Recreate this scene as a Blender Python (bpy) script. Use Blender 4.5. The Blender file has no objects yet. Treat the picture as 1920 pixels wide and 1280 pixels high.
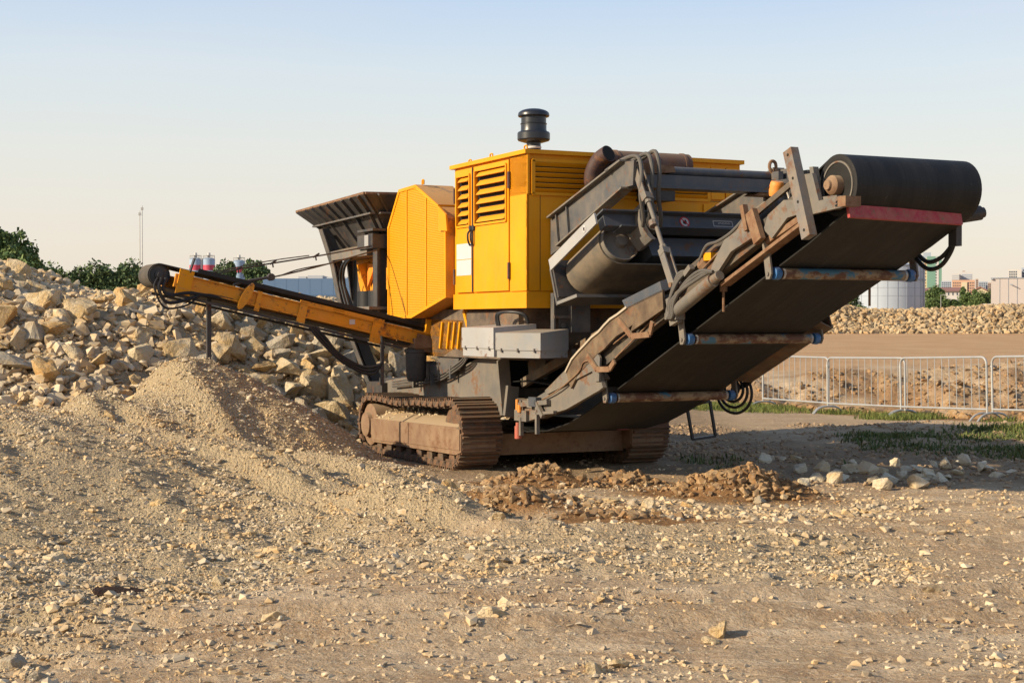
import bpy, bmesh, math, random
import numpy as np
from mathutils import Vector, Matrix, Euler
R_ = math.radians
SC = bpy.context.scene
COL = SC.collection

# ------------------------------------------------------------------ camera, sky, sun, exposure
cam_d = bpy.data.cameras.new('camera')
cam = bpy.data.objects.new('camera', cam_d); COL.objects.link(cam)
cam_d.sensor_width = 36.0; cam_d.lens = 55.12
cam_d.clip_start = 0.1; cam_d.clip_end = 6000
EYE = 1.7
cam.location = (0, 0, EYE)
cam.rotation_euler = (R_(90 - 0.643), 0, 0)
SC.camera = cam

SUN_EL = R_(24.0)
SUN_DIR = Vector((-0.925, -0.38, 0)).normalized()       # horizontal direction towards the sun
sun_vec = Vector((SUN_DIR.x * math.cos(SUN_EL), SUN_DIR.y * math.cos(SUN_EL), math.sin(SUN_EL)))
SUN_ROT = math.atan2(SUN_DIR.x, SUN_DIR.y)               # clockwise from +Y

world = bpy.data.worlds.new('World'); SC.world = world
world.use_nodes = True
wn = world.node_tree; wn.nodes.clear()
wo = wn.nodes.new('ShaderNodeOutputWorld'); wb = wn.nodes.new('ShaderNodeBackground')
sky = wn.nodes.new('ShaderNodeTexSky'); sky.sky_type = 'NISHITA'
sky.sun_disc = False; sky.sun_elevation = SUN_EL; sky.sun_rotation = SUN_ROT
sky.altitude = 0; sky.air_density = 1.0; sky.dust_density = 1.5; sky.ozone_density = 1.6
# thin evening haze: the clear sky fades into a pale warm veil towards the horizon, the same all the way round
wtc = wn.nodes.new('ShaderNodeTexCoord'); wsep = wn.nodes.new('ShaderNodeSeparateXYZ'); wn.links.new(wtc.outputs['Generated'], wsep.inputs[0])
veil = wn.nodes.new('ShaderNodeValToRGB'); wn.links.new(wsep.outputs['Z'], veil.inputs[0])
def srgb(r, g, b, k=1.0): return tuple(k * ((c / 255 + 0.055) / 1.055) ** 2.4 for c in (r, g, b)) + (1,)
ve = veil.color_ramp.elements
ve[0].position = 0.0; ve[0].color = srgb(247, 227, 205)
ve[1].position = 0.05; ve[1].color = srgb(243, 230, 213)
for ps, cl in ((0.11, (234, 233, 225)), (0.16, (222, 231, 236)), (0.21, (196, 216, 241)), (0.40, (138, 170, 210)), (1.0, (78, 113, 165))):
    e_ = ve.new(ps); e_.color = srgb(*cl)
vs_ = wn.nodes.new('ShaderNodeVectorMath'); vs_.operation = 'SCALE'; vs_.inputs['Scale'].default_value = 0.73 / 0.15; 
cmap = wn.nodes.new('ShaderNodeMapping'); cmap.inputs['Scale'].default_value = (1.6, 1.6, 9.0); wn.links.new(wtc.outputs['Generated'], cmap.inputs[0])
cno = wn.nodes.new('ShaderNodeTexNoise'); cno.inputs['Scale'].default_value = 1.7; cno.inputs['Detail'].default_value = 5; cno.inputs['Roughness'].default_value = 0.55; wn.links.new(cmap.outputs[0], cno.inputs['Vector'])
cra = wn.nodes.new('ShaderNodeValToRGB'); wn.links.new(cno.outputs['Fac'], cra.inputs[0])
cra.color_ramp.elements[0].position = 0.40; cra.color_ramp.elements[0].color = (0, 0, 0, 1); cra.color_ramp.elements[1].position = 0.75; cra.color_ramp.elements[1].color = (0.28, 0.28, 0.28, 1)
cmx = wn.nodes.new('ShaderNodeMix'); cmx.data_type = 'RGBA'; wn.links.new(cra.outputs[0], cmx.inputs[0]); wn.links.new(veil.outputs[0], cmx.inputs[6]); cmx.inputs[7].default_value = srgb(240, 233, 226)
wn.links.new(cmx.outputs[2], vs_.inputs[0])
wmx = wn.nodes.new('ShaderNodeMix'); wmx.data_type = 'RGBA'; wmx.inputs[0].default_value = 0.85
wn.links.new(sky.outputs[0], wmx.inputs[6]); wn.links.new(vs_.outputs[0], wmx.inputs[7])
wn.links.new(wmx.outputs[2], wb.inputs[0]); wn.links.new(wb.outputs[0], wo.inputs[0])
wb.inputs[1].default_value = 0.15

sl = bpy.data.lights.new('sun', 'SUN'); sl.energy = 5.0; sl.angle = R_(0.8); sl.color = (1.0, 0.84, 0.60)
sun = bpy.data.objects.new('sun', sl); COL.objects.link(sun)
sun.rotation_euler = sun_vec.to_track_quat('Z', 'Y').to_euler()
sun.location = (-30, -8, 20)

SC.view_settings.view_transform = 'Standard'; SC.view_settings.look = 'None'
SC.view_settings.exposure = 0.46; SC.view_settings.gamma = 1.0
SC.view_settings.use_curve_mapping = False
SC.render.engine = 'CYCLES'
SC.cycles.use_denoising = True
SC.cycles.max_bounces = 6

# ------------------------------------------------------------------ helpers
rng = np.random.default_rng(7)
random.seed(7)

def ss(a, b, t):
    u = np.clip((t - a) / (b - a), 0, 1); return u * u * (3 - 2 * u)

_tab = np.random.default_rng(11).random((256, 256))
def vnoise(x, y, seed=0):
    x = np.asarray(x, float) + seed * 17.31; y = np.asarray(y, float) + seed * 9.77
    xi = np.floor(x).astype(int); yi = np.floor(y).astype(int)
    fx = x - xi; fy = y - yi
    fx = fx * fx * (3 - 2 * fx); fy = fy * fy * (3 - 2 * fy)
    a = _tab[xi & 255, yi & 255]; b = _tab[(xi + 1) & 255, yi & 255]
    c = _tab[xi & 255, (yi + 1) & 255]; d = _tab[(xi + 1) & 255, (yi + 1) & 255]
    return (a * (1 - fx) + b * fx) * (1 - fy) + (c * (1 - fx) + d * fx) * fy - 0.5
def fbm(x, y, seed=0, octaves=4):
    s = 0; a = 1.0
    for k in range(octaves):
        s = s + a * vnoise(x * 2 ** k, y * 2 ** k, seed + k); a *= 0.5
    return s

class MB:
    """collects simple solids into one mesh"""
    def __init__(s): s.v = []; s.f = []
    def _add(s, vs, fs):
        n = len(s.v); s.v += [tuple(v) for v in vs]; s.f += [tuple(i + n for i in f) for f in fs]; return s
    def box(s, x0, x1, y0, y1, z0, z1):
        vs = [(x, y, z) for x in (x0, x1) for y in (y0, y1) for z in (z0, z1)]
        return s._add(vs, [(0, 1, 3, 2), (4, 6, 7, 5), (0, 4, 5, 1), (2, 3, 7, 6), (0, 2, 6, 4), (1, 5, 7, 3)])
    def bar(s, p0, p1, w, h, up=(0, 0, 1)):
        p0 = Vector(p0); p1 = Vector(p1); d = (p1 - p0).normalized(); up = Vector(up)
        a = d.cross(up)
        if a.length < 1e-4: a = d.cross(Vector((1, 0, 0)))
        a.normalize(); b = a.cross(d)
        vs = [p + a * (sx * w / 2) + b * (sz * h / 2) for p in (p0, p1) for sx in (-1, 1) for sz in (-1, 1)]
        return s._add(vs, [(0, 1, 3, 2), (4, 6, 7, 5), (0, 4, 5, 1), (2, 3, 7, 6), (0, 2, 6, 4), (1, 5, 7, 3)])
    def prism(s, pts, axis, a, b):
        f = {'x': lambda p, q, t: (t, p, q), 'y': lambda p, q, t: (p, t, q), 'z': lambda p, q, t: (p, q, t)}[axis]
        n = len(pts)
        vs = [f(p, q, a) for p, q in pts] + [f(p, q, b) for p, q in pts]
        fs = [tuple(range(n)), tuple(range(2 * n - 1, n - 1, -1))]
        fs += [(i, (i + 1) % n, n + (i + 1) % n, n + i) for i in range(n)]
        return s._add(vs, fs)
    def hull(s, a, b):
        """two matching loops of points joined into a solid"""
        n = len(a); fs = [tuple(range(n)), tuple(range(2 * n - 1, n - 1, -1))]
        fs += [(i, (i + 1) % n, n + (i + 1) % n, n + i) for i in range(n)]
        return s._add(list(a) + list(b), fs)
    def cyl(s, p0, p1, r, seg=18, r2=None):
        p0 = Vector(p0); p1 = Vector(p1); d = (p1 - p0).normalized()
        a = d.orthogonal().normalized(); b = d.cross(a); r2 = r if r2 is None else r2
        vs = []
        for p, rr in ((p0, r), (p1, r2)):
            vs += [p + (a * math.cos(2 * math.pi * i / seg) + b * math.sin(2 * math.pi * i / seg)) * rr for i in range(seg)]
        fs = [tuple(range(seg)), tuple(range(2 * seg - 1, seg - 1, -1))]
        fs += [(i, (i + 1) % seg, seg + (i + 1) % seg, seg + i) for i in range(seg)]
        return s._add(vs, fs)
    def lathe(s, p0, d, prof, seg=24):
        """prof: (radius, distance along d) pairs; closed with caps"""
        p0 = Vector(p0); d = Vector(d).normalized(); a = d.orthogonal().normalized(); b = d.cross(a)
        vs = []
        for r, t in prof:
            vs += [p0 + d * t + (a * math.cos(2 * math.pi * i / seg) + b * math.sin(2 * math.pi * i / seg)) * r for i in range(seg)]
        fs = []
        for k in range(len(prof) - 1):
            fs += [(k * seg + i, k * seg + (i + 1) % seg, (k + 1) * seg + (i + 1) % seg, (k + 1) * seg + i) for i in range(seg)]
        fs.append(tuple(range(seg))); m = (len(prof) - 1) * seg
        fs.append(tuple(range(m + seg - 1, m - 1, -1)))
        return s._add(vs, fs)
    def tube(s, pts, r, seg=8, smooth=5, close=False):
        P = [Vector(p) for p in pts]
        if smooth > 1 and len(P) > 2:
            Q = []
            for i in range(len(P) - 1):
                a = P[max(i - 1, 0)]; b = P[i]; c = P[i + 1]; d = P[min(i + 2, len(P) - 1)]
                for k in range(smooth):
                    t = k / smooth
                    Q.append(0.5 * ((2 * b) + (c - a) * t + (2 * a - 5 * b + 4 * c - d) * t * t + (3 * b - a - 3 * c + d) * t ** 3))
            Q.append(P[-1]); P = Q
        n = len(P); vs = []; a = None
        for i in range(n):
            d = (P[min(i + 1, n - 1)] - P[max(i - 1, 0)]).normalized()
            if a is None: a = d.orthogonal().normalized()
            a = (a - d * a.dot(d)).normalized(); b = d.cross(a)
            vs += [P[i] + (a * math.cos(2 * math.pi * k / seg) + b * math.sin(2 * math.pi * k / seg)) * r for k in range(seg)]
        fs = []
        for i in range(n - 1):
            fs += [(i * seg + k, i * seg + (k + 1) % seg, (i + 1) * seg + (k + 1) % seg, (i + 1) * seg + k) for k in range(seg)]
        fs += [tuple(range(seg)), tuple(range(n * seg - 1, (n - 1) * seg - 1, -1))]
        return s._add(vs, fs)
    def ribbon(s, line, axis_a, axis_b, th):
        """a strip: line of (y,z) points swept from x=axis_a to x=axis_b with thickness th"""
        L = [Vector((0, y, z)) for y, z in line]; n = len(L); up = []
        for i in range(n):
            d = (L[min(i + 1, n - 1)] - L[max(i - 1, 0)]).normalized()
            up.append(Vector((0, -d.z, d.y)))
        vs = []
        for i in range(n):
            for x in (axis_a, axis_b):
                for o in (0, th):
                    p = L[i] + up[i] * o; vs.append((x, p.y, p.z))
        fs = []
        for i in range(n - 1):
            a = 4 * i; b = a + 4
            fs += [(a, a + 2, b + 2, b), (a + 1, b + 1, b + 3, a + 3), (a, b, b + 1, a + 1), (a + 2, a + 3, b + 3, b + 2)]
        fs += [(0, 1, 3, 2), (4 * n - 4, 4 * n - 2, 4 * n - 1, 4 * n - 3)]
        return s._add(vs, fs)
    def mesh(s, name, sharp=32):
        me = bpy.data.meshes.new(name); me.from_pydata(s.v, [], s.f)
        bm = bmesh.new(); bm.from_mesh(me); bmesh.ops.recalc_face_normals(bm, faces=bm.faces); bm.to_mesh(me); bm.free()
        me.shade_smooth(); me.set_sharp_from_angle(angle=R_(sharp)); return me

def link(name, me, mat, parent=None, **props):
    o = bpy.data.objects.new(name, me); COL.objects.link(o)
    if mat is not None and len(me.materials) == 0: me.materials.append(mat)
    if parent is not None: o.parent = parent
    for k, v in props.items(): o[k] = v
    return o
def part(name, mb, mat, parent=None, **props): return link(name, mb.mesh(name), mat, parent, **props)
def empty(name, loc=(0, 0, 0), rz=0, **props):
    o = bpy.data.objects.new(name, None); COL.objects.link(o); o.location = loc; o.rotation_euler = (0, 0, rz)
    for k, v in props.items(): o[k] = v
    return o
def copy_tree(o, parent=None):
    c = o.copy(); COL.objects.link(c)
    if parent is not None: c.parent = parent
    for ch in list(o.children): copy_tree(ch, c)
    return c

def big_mesh(name, verts, tris):
    """verts (n,3) tris (m,3) numpy -> mesh"""
    me = bpy.data.meshes.new(name); n = len(verts); m = len(tris)
    me.vertices.add(n); me.vertices.foreach_set('co', np.ascontiguousarray(verts, np.float32).ravel())
    me.loops.add(m * 3); me.loops.foreach_set('vertex_index', np.ascontiguousarray(tris, np.int32).ravel())
    me.polygons.add(m); me.polygons.foreach_set('loop_start', np.arange(0, 3 * m, 3, dtype=np.int32))
    me.update(calc_edges=True); return me

# ------------------------------------------------------------------ materials
class NT:
    def __init__(s, name):
        s.m = bpy.data.materials.new(name); s.m.use_nodes = True; s.t = s.m.node_tree
        s.b = s.t.nodes['Principled BSDF']; s.out = s.t.nodes['Material Output']
    def n(s, typ, **kw):
        nd = s.t.nodes.new(typ)
        for k, v in kw.items(): setattr(nd, k, v)
        return nd
    def l(s, a, b): s.t.links.new(a, b)
    def noise(s, vec, scale, detail=4, rough=0.6):
        nd = s.n('ShaderNodeTexNoise'); nd.inputs['Scale'].default_value = scale
        nd.inputs['Detail'].default_value = detail; nd.inputs['Roughness'].default_value = rough
        if vec is not None: s.l(vec, nd.inputs['Vector'])
        return nd.outputs['Fac']
    def ramp(s, fac, a, b, ca=(0, 0, 0, 1), cb=(1, 1, 1, 1)):
        nd = s.n('ShaderNodeValToRGB'); e = nd.color_ramp.elements
        e[0].position = a; e[0].color = ca; e[1].position = b; e[1].color = cb
        s.l(fac, nd.inputs[0]); return nd.outputs[0]
    def mix(s, fac, a, b, blend='MIX'):
        nd = s.n('ShaderNodeMix', data_type='RGBA', blend_type=blend)
        for sock, v in ((nd.inputs[0], fac), (nd.inputs[6], a), (nd.inputs[7], b)):
            if isinstance(v, (int, float)): sock.default_value = v
            elif isinstance(v, tuple): sock.default_value = v if len(v) == 4 else (*v, 1)
            else: s.l(v, sock)
        return nd.outputs[2]
    def math(s, op, a, b=None):
        nd = s.n('ShaderNodeMath', operation=op)
        for sock, v in ((nd.inputs[0], a), (nd.inputs[1], b)):
            if v is None: continue
            if isinstance(v, (int, float)): sock.default_value = v
            else: s.l(v, sock)
        return nd.outputs[0]
    def bump(s, h, strength=0.3, dist=0.02):
        nd = s.n('ShaderNodeBump'); nd.inputs['Strength'].default_value = strength; nd.inputs['Distance'].default_value = dist
        s.l(h, nd.inputs['Height']); s.l(nd.outputs[0], s.b.inputs['Normal'])

DUST = (0.36, 0.26, 0.16)
def painted(name, col, dust=0.35, rust=0.15, rough=0.45, scale=1.0, spec=0.4, streak=0.25):
    """worn painted metal: chipped rust, dust on upward faces, vertical dirt streaks"""
    t = NT(name); tc = t.n('ShaderNodeTexCoord').outputs['Object']
    big = t.noise(tc, 1.3 * scale, 5); fine = t.noise(tc, 14 * scale, 6, 0.7)
    c = t.mix(t.ramp(big, 0.35, 0.7), tuple(x * 0.88 for x in col), tuple(min(1, x * 1.08) for x in col))
    mp = t.n('ShaderNodeMapping'); mp.inputs['Scale'].default_value = (9, 9, 0.7); t.l(tc, mp.inputs[0])
    st = t.ramp(t.noise(mp.outputs[0], 1.0, 4), 0.52, 0.75)
    c = t.mix(t.math('MULTIPLY', st, streak), c, tuple(x * 0.5 + d * 0.4 for x, d in zip(col, DUST)))
    if rust > 0:
        rm = t.ramp(t.math('ADD', t.math('MULTIPLY', fine, 0.55), t.math('MULTIPLY', t.noise(tc, 3.1 * scale, 4), 0.55)), 0.64 - rust * 0.25, 0.70 - rust * 0.2)
        c = t.mix(t.math('MULTIPLY', rm, 0.85), c, (0.13, 0.052, 0.022))
    g = t.n('ShaderNodeNewGeometry'); sep = t.n('ShaderNodeSeparateXYZ'); t.l(g.outputs['Normal'], sep.inputs[0])
    upf = t.ramp(sep.outputs['Z'], 0.25, 0.9)
    dm = t.math('MULTIPLY', t.ramp(t.noise(tc, 5 * scale, 5, 0.65), 0.35, 0.65), dust)
    dm = t.math('MAXIMUM', dm, t.math('MULTIPLY', upf, min(1, dust * 2.2)))
    c = t.mix(dm, c, DUST)
    t.l(c, t.b.inputs['Base Color'])
    t.b.inputs['Roughness'].default_value = rough; t.b.inputs['Specular IOR Level'].default_value = spec
    t.l(t.math('ADD', t.math('MULTIPLY', dm, 0.4), rough), t.b.inputs['Roughness'])
    t.bump(fine, 0.12, 0.01)
    return t.m
def plain(name, col, rough=0.6, var=0.15, scale=4.0, spec=0.3, metal=0.0, bump=0.0):
    t = NT(name); tc = t.n('ShaderNodeTexCoord').outputs['Object']
    nz = t.noise(tc, scale, 5)
    c = t.mix(t.ramp(nz, 0.3, 0.7), tuple(x * (1 - var) for x in col), tuple(min(1, x * (1 + var)) for x in col))
    t.l(c, t.b.inputs['Base Color']); t.b.inputs['Roughness'].default_value = rough
    t.b.inputs['Specular IOR Level'].default_value = spec; t.b.inputs['Metallic'].default_value = metal
    if bump: t.bump(nz, bump, 0.02)
    return t.m

YEL = painted('yellow_paint', (0.74, 0.300, 0.001), dust=0.05, rust=0.0, rough=0.5, streak=0.22, spec=0.25)
YELW = painted('worn_yellow_paint', (0.70, 0.28, 0.006), dust=0.12, rust=0.25, rough=0.5, streak=0.35)
GREY = painted('grey_paint', (0.075, 0.078, 0.084), dust=0.20, rust=0.12, rough=0.5)
DGREY = painted('dark_grey_paint', (0.032, 0.034, 0.040), dust=0.11, rust=0.10, rough=0.5)
LGREY = painted('dusty_light_grey_paint', (0.130, 0.122, 0.112), dust=0.21, rust=0.22, rough=0.6, streak=0.4)
PALE = painted('pale_grey_paint', (0.34, 0.34, 0.345), dust=0.15, rust=0.02, rough=0.5)
BLUEG = painted('blue_grey_paint', (0.060, 0.072, 0.092), dust=0.09, rust=0.08, rough=0.4)
RUST = painted('rusty_steel', (0.17, 0.085, 0.045), dust=0.35, rust=0.5, rough=0.75, scale=2)
RUSTPIPE = painted('rusty_exhaust', (0.050, 0.024, 0.024), dust=0.06, rust=0.25, rough=0.6, scale=2)
TRACK = painted('rusty_track_steel', (0.070, 0.047, 0.034), dust=0.21, rust=0.5, rough=0.7, scale=2.5)
FRAME = painted('dusty_brown_steel', (0.20, 0.115, 0.068), dust=0.36, rust=0.25, rough=0.75, scale=1.5)
RED = painted('red_paint', (0.36, 0.022, 0.035), dust=0.3, rust=0.12, rough=0.5, scale=3)
BLUE = painted('blue_plastic', (0.015, 0.11, 0.30), dust=0.12, rust=0.02, rough=0.4)
BELT = painted('black_rubber_belt', (0.013, 0.012, 0.0115), dust=0.02, rust=0.0, rough=0.62, streak=0.0, spec=0.35)
def belt_mat():
    t = NT('scuffed_black_belt'); tc = t.n('ShaderNodeTexCoord').outputs['Object']
    mp = t.n('ShaderNodeMapping'); mp.inputs['Scale'].default_value = (15, 1.2, 1.2); t.l(tc, mp.inputs[0])
    a = t.noise(mp.outputs[0], 1.0, 5, 0.65); b = t.noise(tc, 30, 4, 0.7); d = t.noise(tc, 3.0, 4)
    c = t.mix(t.ramp(a, 0.45, 0.75), (0.007, 0.0065, 0.006), (0.020, 0.018, 0.0165))
    c = t.mix(t.math('MULTIPLY', t.ramp(b, 0.66, 0.72), 0.55), c, (0.12, 0.105, 0.085))
    c = t.mix(t.math('MULTIPLY', t.ramp(d, 0.5, 0.75), 0.12), c, (0.07, 0.055, 0.04))
    t.l(c, t.b.inputs['Base Color']); t.b.inputs['Roughness'].default_value = 0.6; t.b.inputs['Specular IOR Level'].default_value = 0.35
    t.bump(t.math('ADD', a, t.math('MULTIPLY', b, 0.4)), 0.35, 0.012); return t.m
BELT = belt_mat()
BELTDUST = painted('dusty_rubber', (0.105, 0.09, 0.072), dust=0.34, rust=0.0, rough=0.8, streak=0.0)
RUBBER = plain('black_hose_rubber', (0.018, 0.018, 0.02), 0.5)
HOSEG = plain('grey_hose', (0.10, 0.09, 0.08), 0.6)
BLACK = plain('black_plastic', (0.018, 0.02, 0.026), 0.35, spec=0.5)
VOID = plain('painted_interior_shade', (0.02, 0.018, 0.016), 0.9)  # dark colour painted in place of shade inside louvres, bore, slot and holes
STEEL = plain('bare_steel', (0.45, 0.40, 0.33), 0.4, metal=0.6)
GALV = plain('galvanised_steel', (0.42, 0.42, 0.41), 0.45, var=0.1, metal=0.35)
ORANGE = painted('orange_paint', (0.75, 0.24, 0.02), dust=0.2, rust=0.1, rough=0.5)
WHITE = plain('white_sticker', (0.52, 0.50, 0.50), 0.5, var=0.06, scale=12)
BLACKINK = plain('black_ink', (0.02, 0.02, 0.02), 0.6)
REDINK = plain('red_ink', (0.5, 0.03, 0.04), 0.5)

def perforated():
    t = NT('perforated_yellow_sheet'); tc = t.n('ShaderNodeTexCoord').outputs['Object']
    sep = t.n('ShaderNodeSeparateXYZ'); t.l(tc, sep.inputs[0])
    w = t.math('SINE', t.math('MULTIPLY', sep.outputs['Z'], 2 * math.pi / 0.021))
    w2 = t.math('SINE', t.math('MULTIPLY', sep.outputs['Y'], 2 * math.pi / 0.05))
    hole = t.math('MULTIPLY', t.ramp(w, 0.55, 0.8), t.ramp(w2, -0.2, 0.1))
    c = t.mix(t.math('MULTIPLY', hole, 0.55), (0.74, 0.308, 0.002), (0.20, 0.078, 0.001))
    st = t.ramp(t.noise(tc, 5, 5), 0.62, 0.75)
    c = t.mix(t.math('MULTIPLY', st, 0.25), c, (0.45, 0.2, 0.04))
    t.l(c, t.b.inputs['Base Color']); t.b.inputs['Roughness'].default_value = 0.5
    t.bump(w, 0.5, 0.01); return t.m
MESHY = perforated()

def idler_mat():
    t = NT('peeling_idler_tube'); tc = t.n('ShaderNodeTexCoord').outputs['Object']
    mp = t.n('ShaderNodeMapping'); mp.inputs['Scale'].default_value = (5, 9, 9); t.l(tc, mp.inputs[0])
    a = t.noise(mp.outputs[0], 1.0, 6, 0.7); b = t.noise(mp.outputs[0], 0.5, 5, 0.65)
    c = t.mix(t.ramp(a, 0.45, 0.55), (0.10, 0.045, 0.028), (0.26, 0.19, 0.12))
    c = t.mix(t.ramp(b, 0.53, 0.57), c, (0.05, 0.14, 0.22))
    t.l(c, t.b.inputs['Base Color']); t.b.inputs['Roughness'].default_value = 0.65
    t.bump(a, 0.4, 0.01); return t.m
IDLER = idler_mat()

def rock_mat(name, ca, cb, cc, island=False):
    t = NT(name); geo = t.n('ShaderNodeNewGeometry'); oi = t.n('ShaderNodeObjectInfo')
    tc = t.n('ShaderNodeTexCoord').outputs['Object']
    rnd = geo.outputs['Random Per Island'] if island else oi.outputs['Random']
    vec = geo.outputs['Position'] 
    n1 = t.noise(vec, 3.0, 6, 0.65); n2 = t.noise(vec, 22.0, 5, 0.7); n3 = t.noise(vec, 7.0, 3)
    c = t.mix(rnd, ca, cb)
    c = t.mix(t.ramp(n1, 0.46, 0.60), c, cc)
    c = t.mix(t.ramp(n2, 0.40, 0.72), c, t.mix(0.35, c, (0.62, 0.52, 0.38)))
    c = t.mix(t.math('MULTIPLY', t.ramp(n3, 0.60, 0.72), 0.5), c, (0.20, 0.13, 0.075))
    t.l(c, t.b.inputs['Base Color']); t.b.inputs['Roughness'].default_value = 0.9; t.b.inputs['Specular IOR Level'].default_value = 0.15
    if not island:
        t.bump(t.math('ADD', n2, t.math('MULTIPLY', n1, 1.5)), 0.8, 0.05)
    return t.m
ROCK_PALE = rock_mat('pale_limestone', (0.64, 0.52, 0.34), (0.50, 0.395, 0.25), (0.50, 0.34, 0.155))
ROCK_OCHRE = rock_mat('ochre_limestone', (0.58, 0.40, 0.19), (0.52, 0.35, 0.16), (0.48, 0.27, 0.085))
ROCK_GREY = rock_mat('grey_limestone', (0.42, 0.365, 0.28), (0.34, 0.29, 0.215), (0.34, 0.25, 0.15))
STONES = rock_mat('limestone_chippings', (0.63, 0.515, 0.355), (0.30, 0.235, 0.16), (0.53, 0.36, 0.18), True)
BANKSTONE = rock_mat('brownish_rubble', (0.50, 0.385, 0.235), (0.22, 0.16, 0.095), (0.42, 0.265, 0.12), True)
STONES_W = rock_mat('whitish_stones', (0.74, 0.66, 0.50), (0.62, 0.54, 0.40), (0.60, 0.46, 0.28))
CLAY = rock_mat('orange_clay_clods', (0.35, 0.185, 0.070), (0.13, 0.075, 0.038), (0.30, 0.185, 0.085), True)

SOILCLOD = rock_mat('brown_soil_clods', (0.36, 0.25, 0.155), (0.17, 0.115, 0.07), (0.30, 0.19, 0.10), True)
def ground_mat():
    t = NT('ground_soil'); geo = t.n('ShaderNodeNewGeometry').outputs['Position']
    at = t.n('ShaderNodeAttribute'); at.attribute_name = 'zone'
    sep = t.n('ShaderNodeSeparateColor'); t.l(at.outputs['Color'], sep.inputs[0])
    at2 = t.n('ShaderNodeAttribute'); at2.attribute_name = 'zone2'
    sep2 = t.n('ShaderNodeSeparateColor'); t.l(at2.outputs['Color'], sep2.inputs[0])
    n0 = t.noise(geo, 0.55, 5); n1 = t.noise(geo, 3.0, 6, 0.65); n2 = t.noise(geo, 20, 6, 0.75); n3 = t.noise(geo, 75, 3, 0.7)
    vor = t.n('ShaderNodeTexVoronoi'); vor.inputs['Scale'].default_value = 34; t.l(geo, vor.inputs['Vector'])
    vor2 = t.n('ShaderNodeTexVoronoi'); vor2.inputs['Scale'].default_value = 85; t.l(geo, vor2.inputs['Vector'])
    mpp = t.n('ShaderNodeMapping'); mpp.inputs['Scale'].default_value = (0.55, 1.5, 1); t.l(geo, mpp.inputs[0])
    dirt = t.mix(t.ramp(t.noise(mpp.outputs[0], 0.9, 6, 0.6), 0.40, 0.62), (0.42, 0.295, 0.18), (0.66, 0.51, 0.345))
    dirt = t.mix(t.ramp(n1, 0.42, 0.66), dirt, (0.43, 0.30, 0.18))
    mps = t.n('ShaderNodeMapping'); mps.inputs['Scale'].default_value = (0.45, 2.6, 1); mps.inputs['Rotation'].default_value = (0, 0, 0.12); t.l(geo, mps.inputs[0])
    dirt = t.mix(t.math('MULTIPLY', t.ramp(t.noise(mps.outputs[0], 1.6, 6, 0.65), 0.50, 0.62), 0.55), dirt, (0.35, 0.22, 0.125))
    dirt = t.mix(t.math('MULTIPLY', t.ramp(t.noise(mps.outputs[0], 2.3, 5, 0.6), 0.54, 0.70), 0.6), dirt, (0.64, 0.51, 0.35))
    spk = t.n('ShaderNodeTexVoronoi'); spk.inputs['Scale'].default_value = 60; t.l(geo, spk.inputs['Vector']); scol = t.n('ShaderNodeSeparateColor'); t.l(spk.outputs['Color'], scol.inputs[0])
    dirt = t.mix(t.math('MULTIPLY', t.ramp(scol.outputs[0], 0.75, 0.95), 0.45), dirt, (0.70, 0.58, 0.42)); dirt = t.mix(t.math('MULTIPLY', t.ramp(scol.outputs[1], 0.78, 0.97), 0.5), dirt, (0.30, 0.185, 0.10))
    dirt = t.mix(t.math('MULTIPLY', t.ramp(n2, 0.52, 0.72), 0.6), dirt, (0.50, 0.40, 0.28))
    grav = t.mix(t.ramp(n1, 0.35, 0.65), (0.45, 0.335, 0.19), (0.38, 0.295, 0.19))
    grav = t.mix(t.ramp(n2, 0.38, 0.70), grav, (0.53, 0.415, 0.255))
    grav = t.mix(t.math('MULTIPLY', t.ramp(n0, 0.5, 0.75), 0.5), grav, (0.50, 0.35, 0.175))
    vcol = t.n('ShaderNodeSeparateColor'); t.l(vor2.outputs['Color'], vcol.inputs[0])
    grav = t.mix(t.math('MULTIPLY', t.ramp(vcol.outputs[0], 0.55, 0.9), 0.5), grav, (0.56, 0.45, 0.31))
    grav = t.mix(t.math('MULTIPLY', t.ramp(vcol.outputs[1], 0.7, 0.95), 0.5), grav, (0.20, 0.14, 0.085))
    clay = t.mix(t.ramp(n1, 0.4, 0.65), (0.30, 0.16, 0.07), (0.20, 0.11, 0.05))
    clay = t.mix(t.math('MULTIPLY', t.ramp(n2, 0.5, 0.7), 0.6), clay, (0.42, 0.28, 0.15))
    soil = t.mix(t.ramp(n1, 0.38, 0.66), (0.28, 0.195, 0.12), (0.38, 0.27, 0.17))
    field = t.mix(t.ramp(n0, 0.35, 0.7), (0.47, 0.285, 0.15), (0.53, 0.345, 0.195))
    c = t.mix(sep.outputs[0], dirt, grav)
    c = t.mix(sep2.outputs[0], c, field)
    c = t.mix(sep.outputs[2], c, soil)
    c = t.mix(sep.outputs[1], c, clay)
    t.l(c, t.b.inputs['Base Color']); t.b.inputs['Roughness'].default_value = 0.95; t.b.inputs['Specular IOR Level'].default_value = 0.1
    h = t.math('ADD', t.math('MULTIPLY', n2, 1.0), t.math('MULTIPLY', n3, 0.10))
    h = t.math('ADD', h, t.math('MULTIPLY', t.noise(geo, 7.5, 5, 0.6), 1.6))
    h = t.math('ADD', h, t.math('MULTIPLY', vor.outputs['Distance'], t.math('MULTIPLY', sep.outputs[0], -0.6)))
    h = t.math('ADD', h, t.math('MULTIPLY', vor2.outputs['Distance'], t.math('MULTIPLY', sep.outputs[0], -0.25)))
    t.bump(h, 0.85, 0.05)
    return t.m
GROUND = ground_mat()

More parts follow.
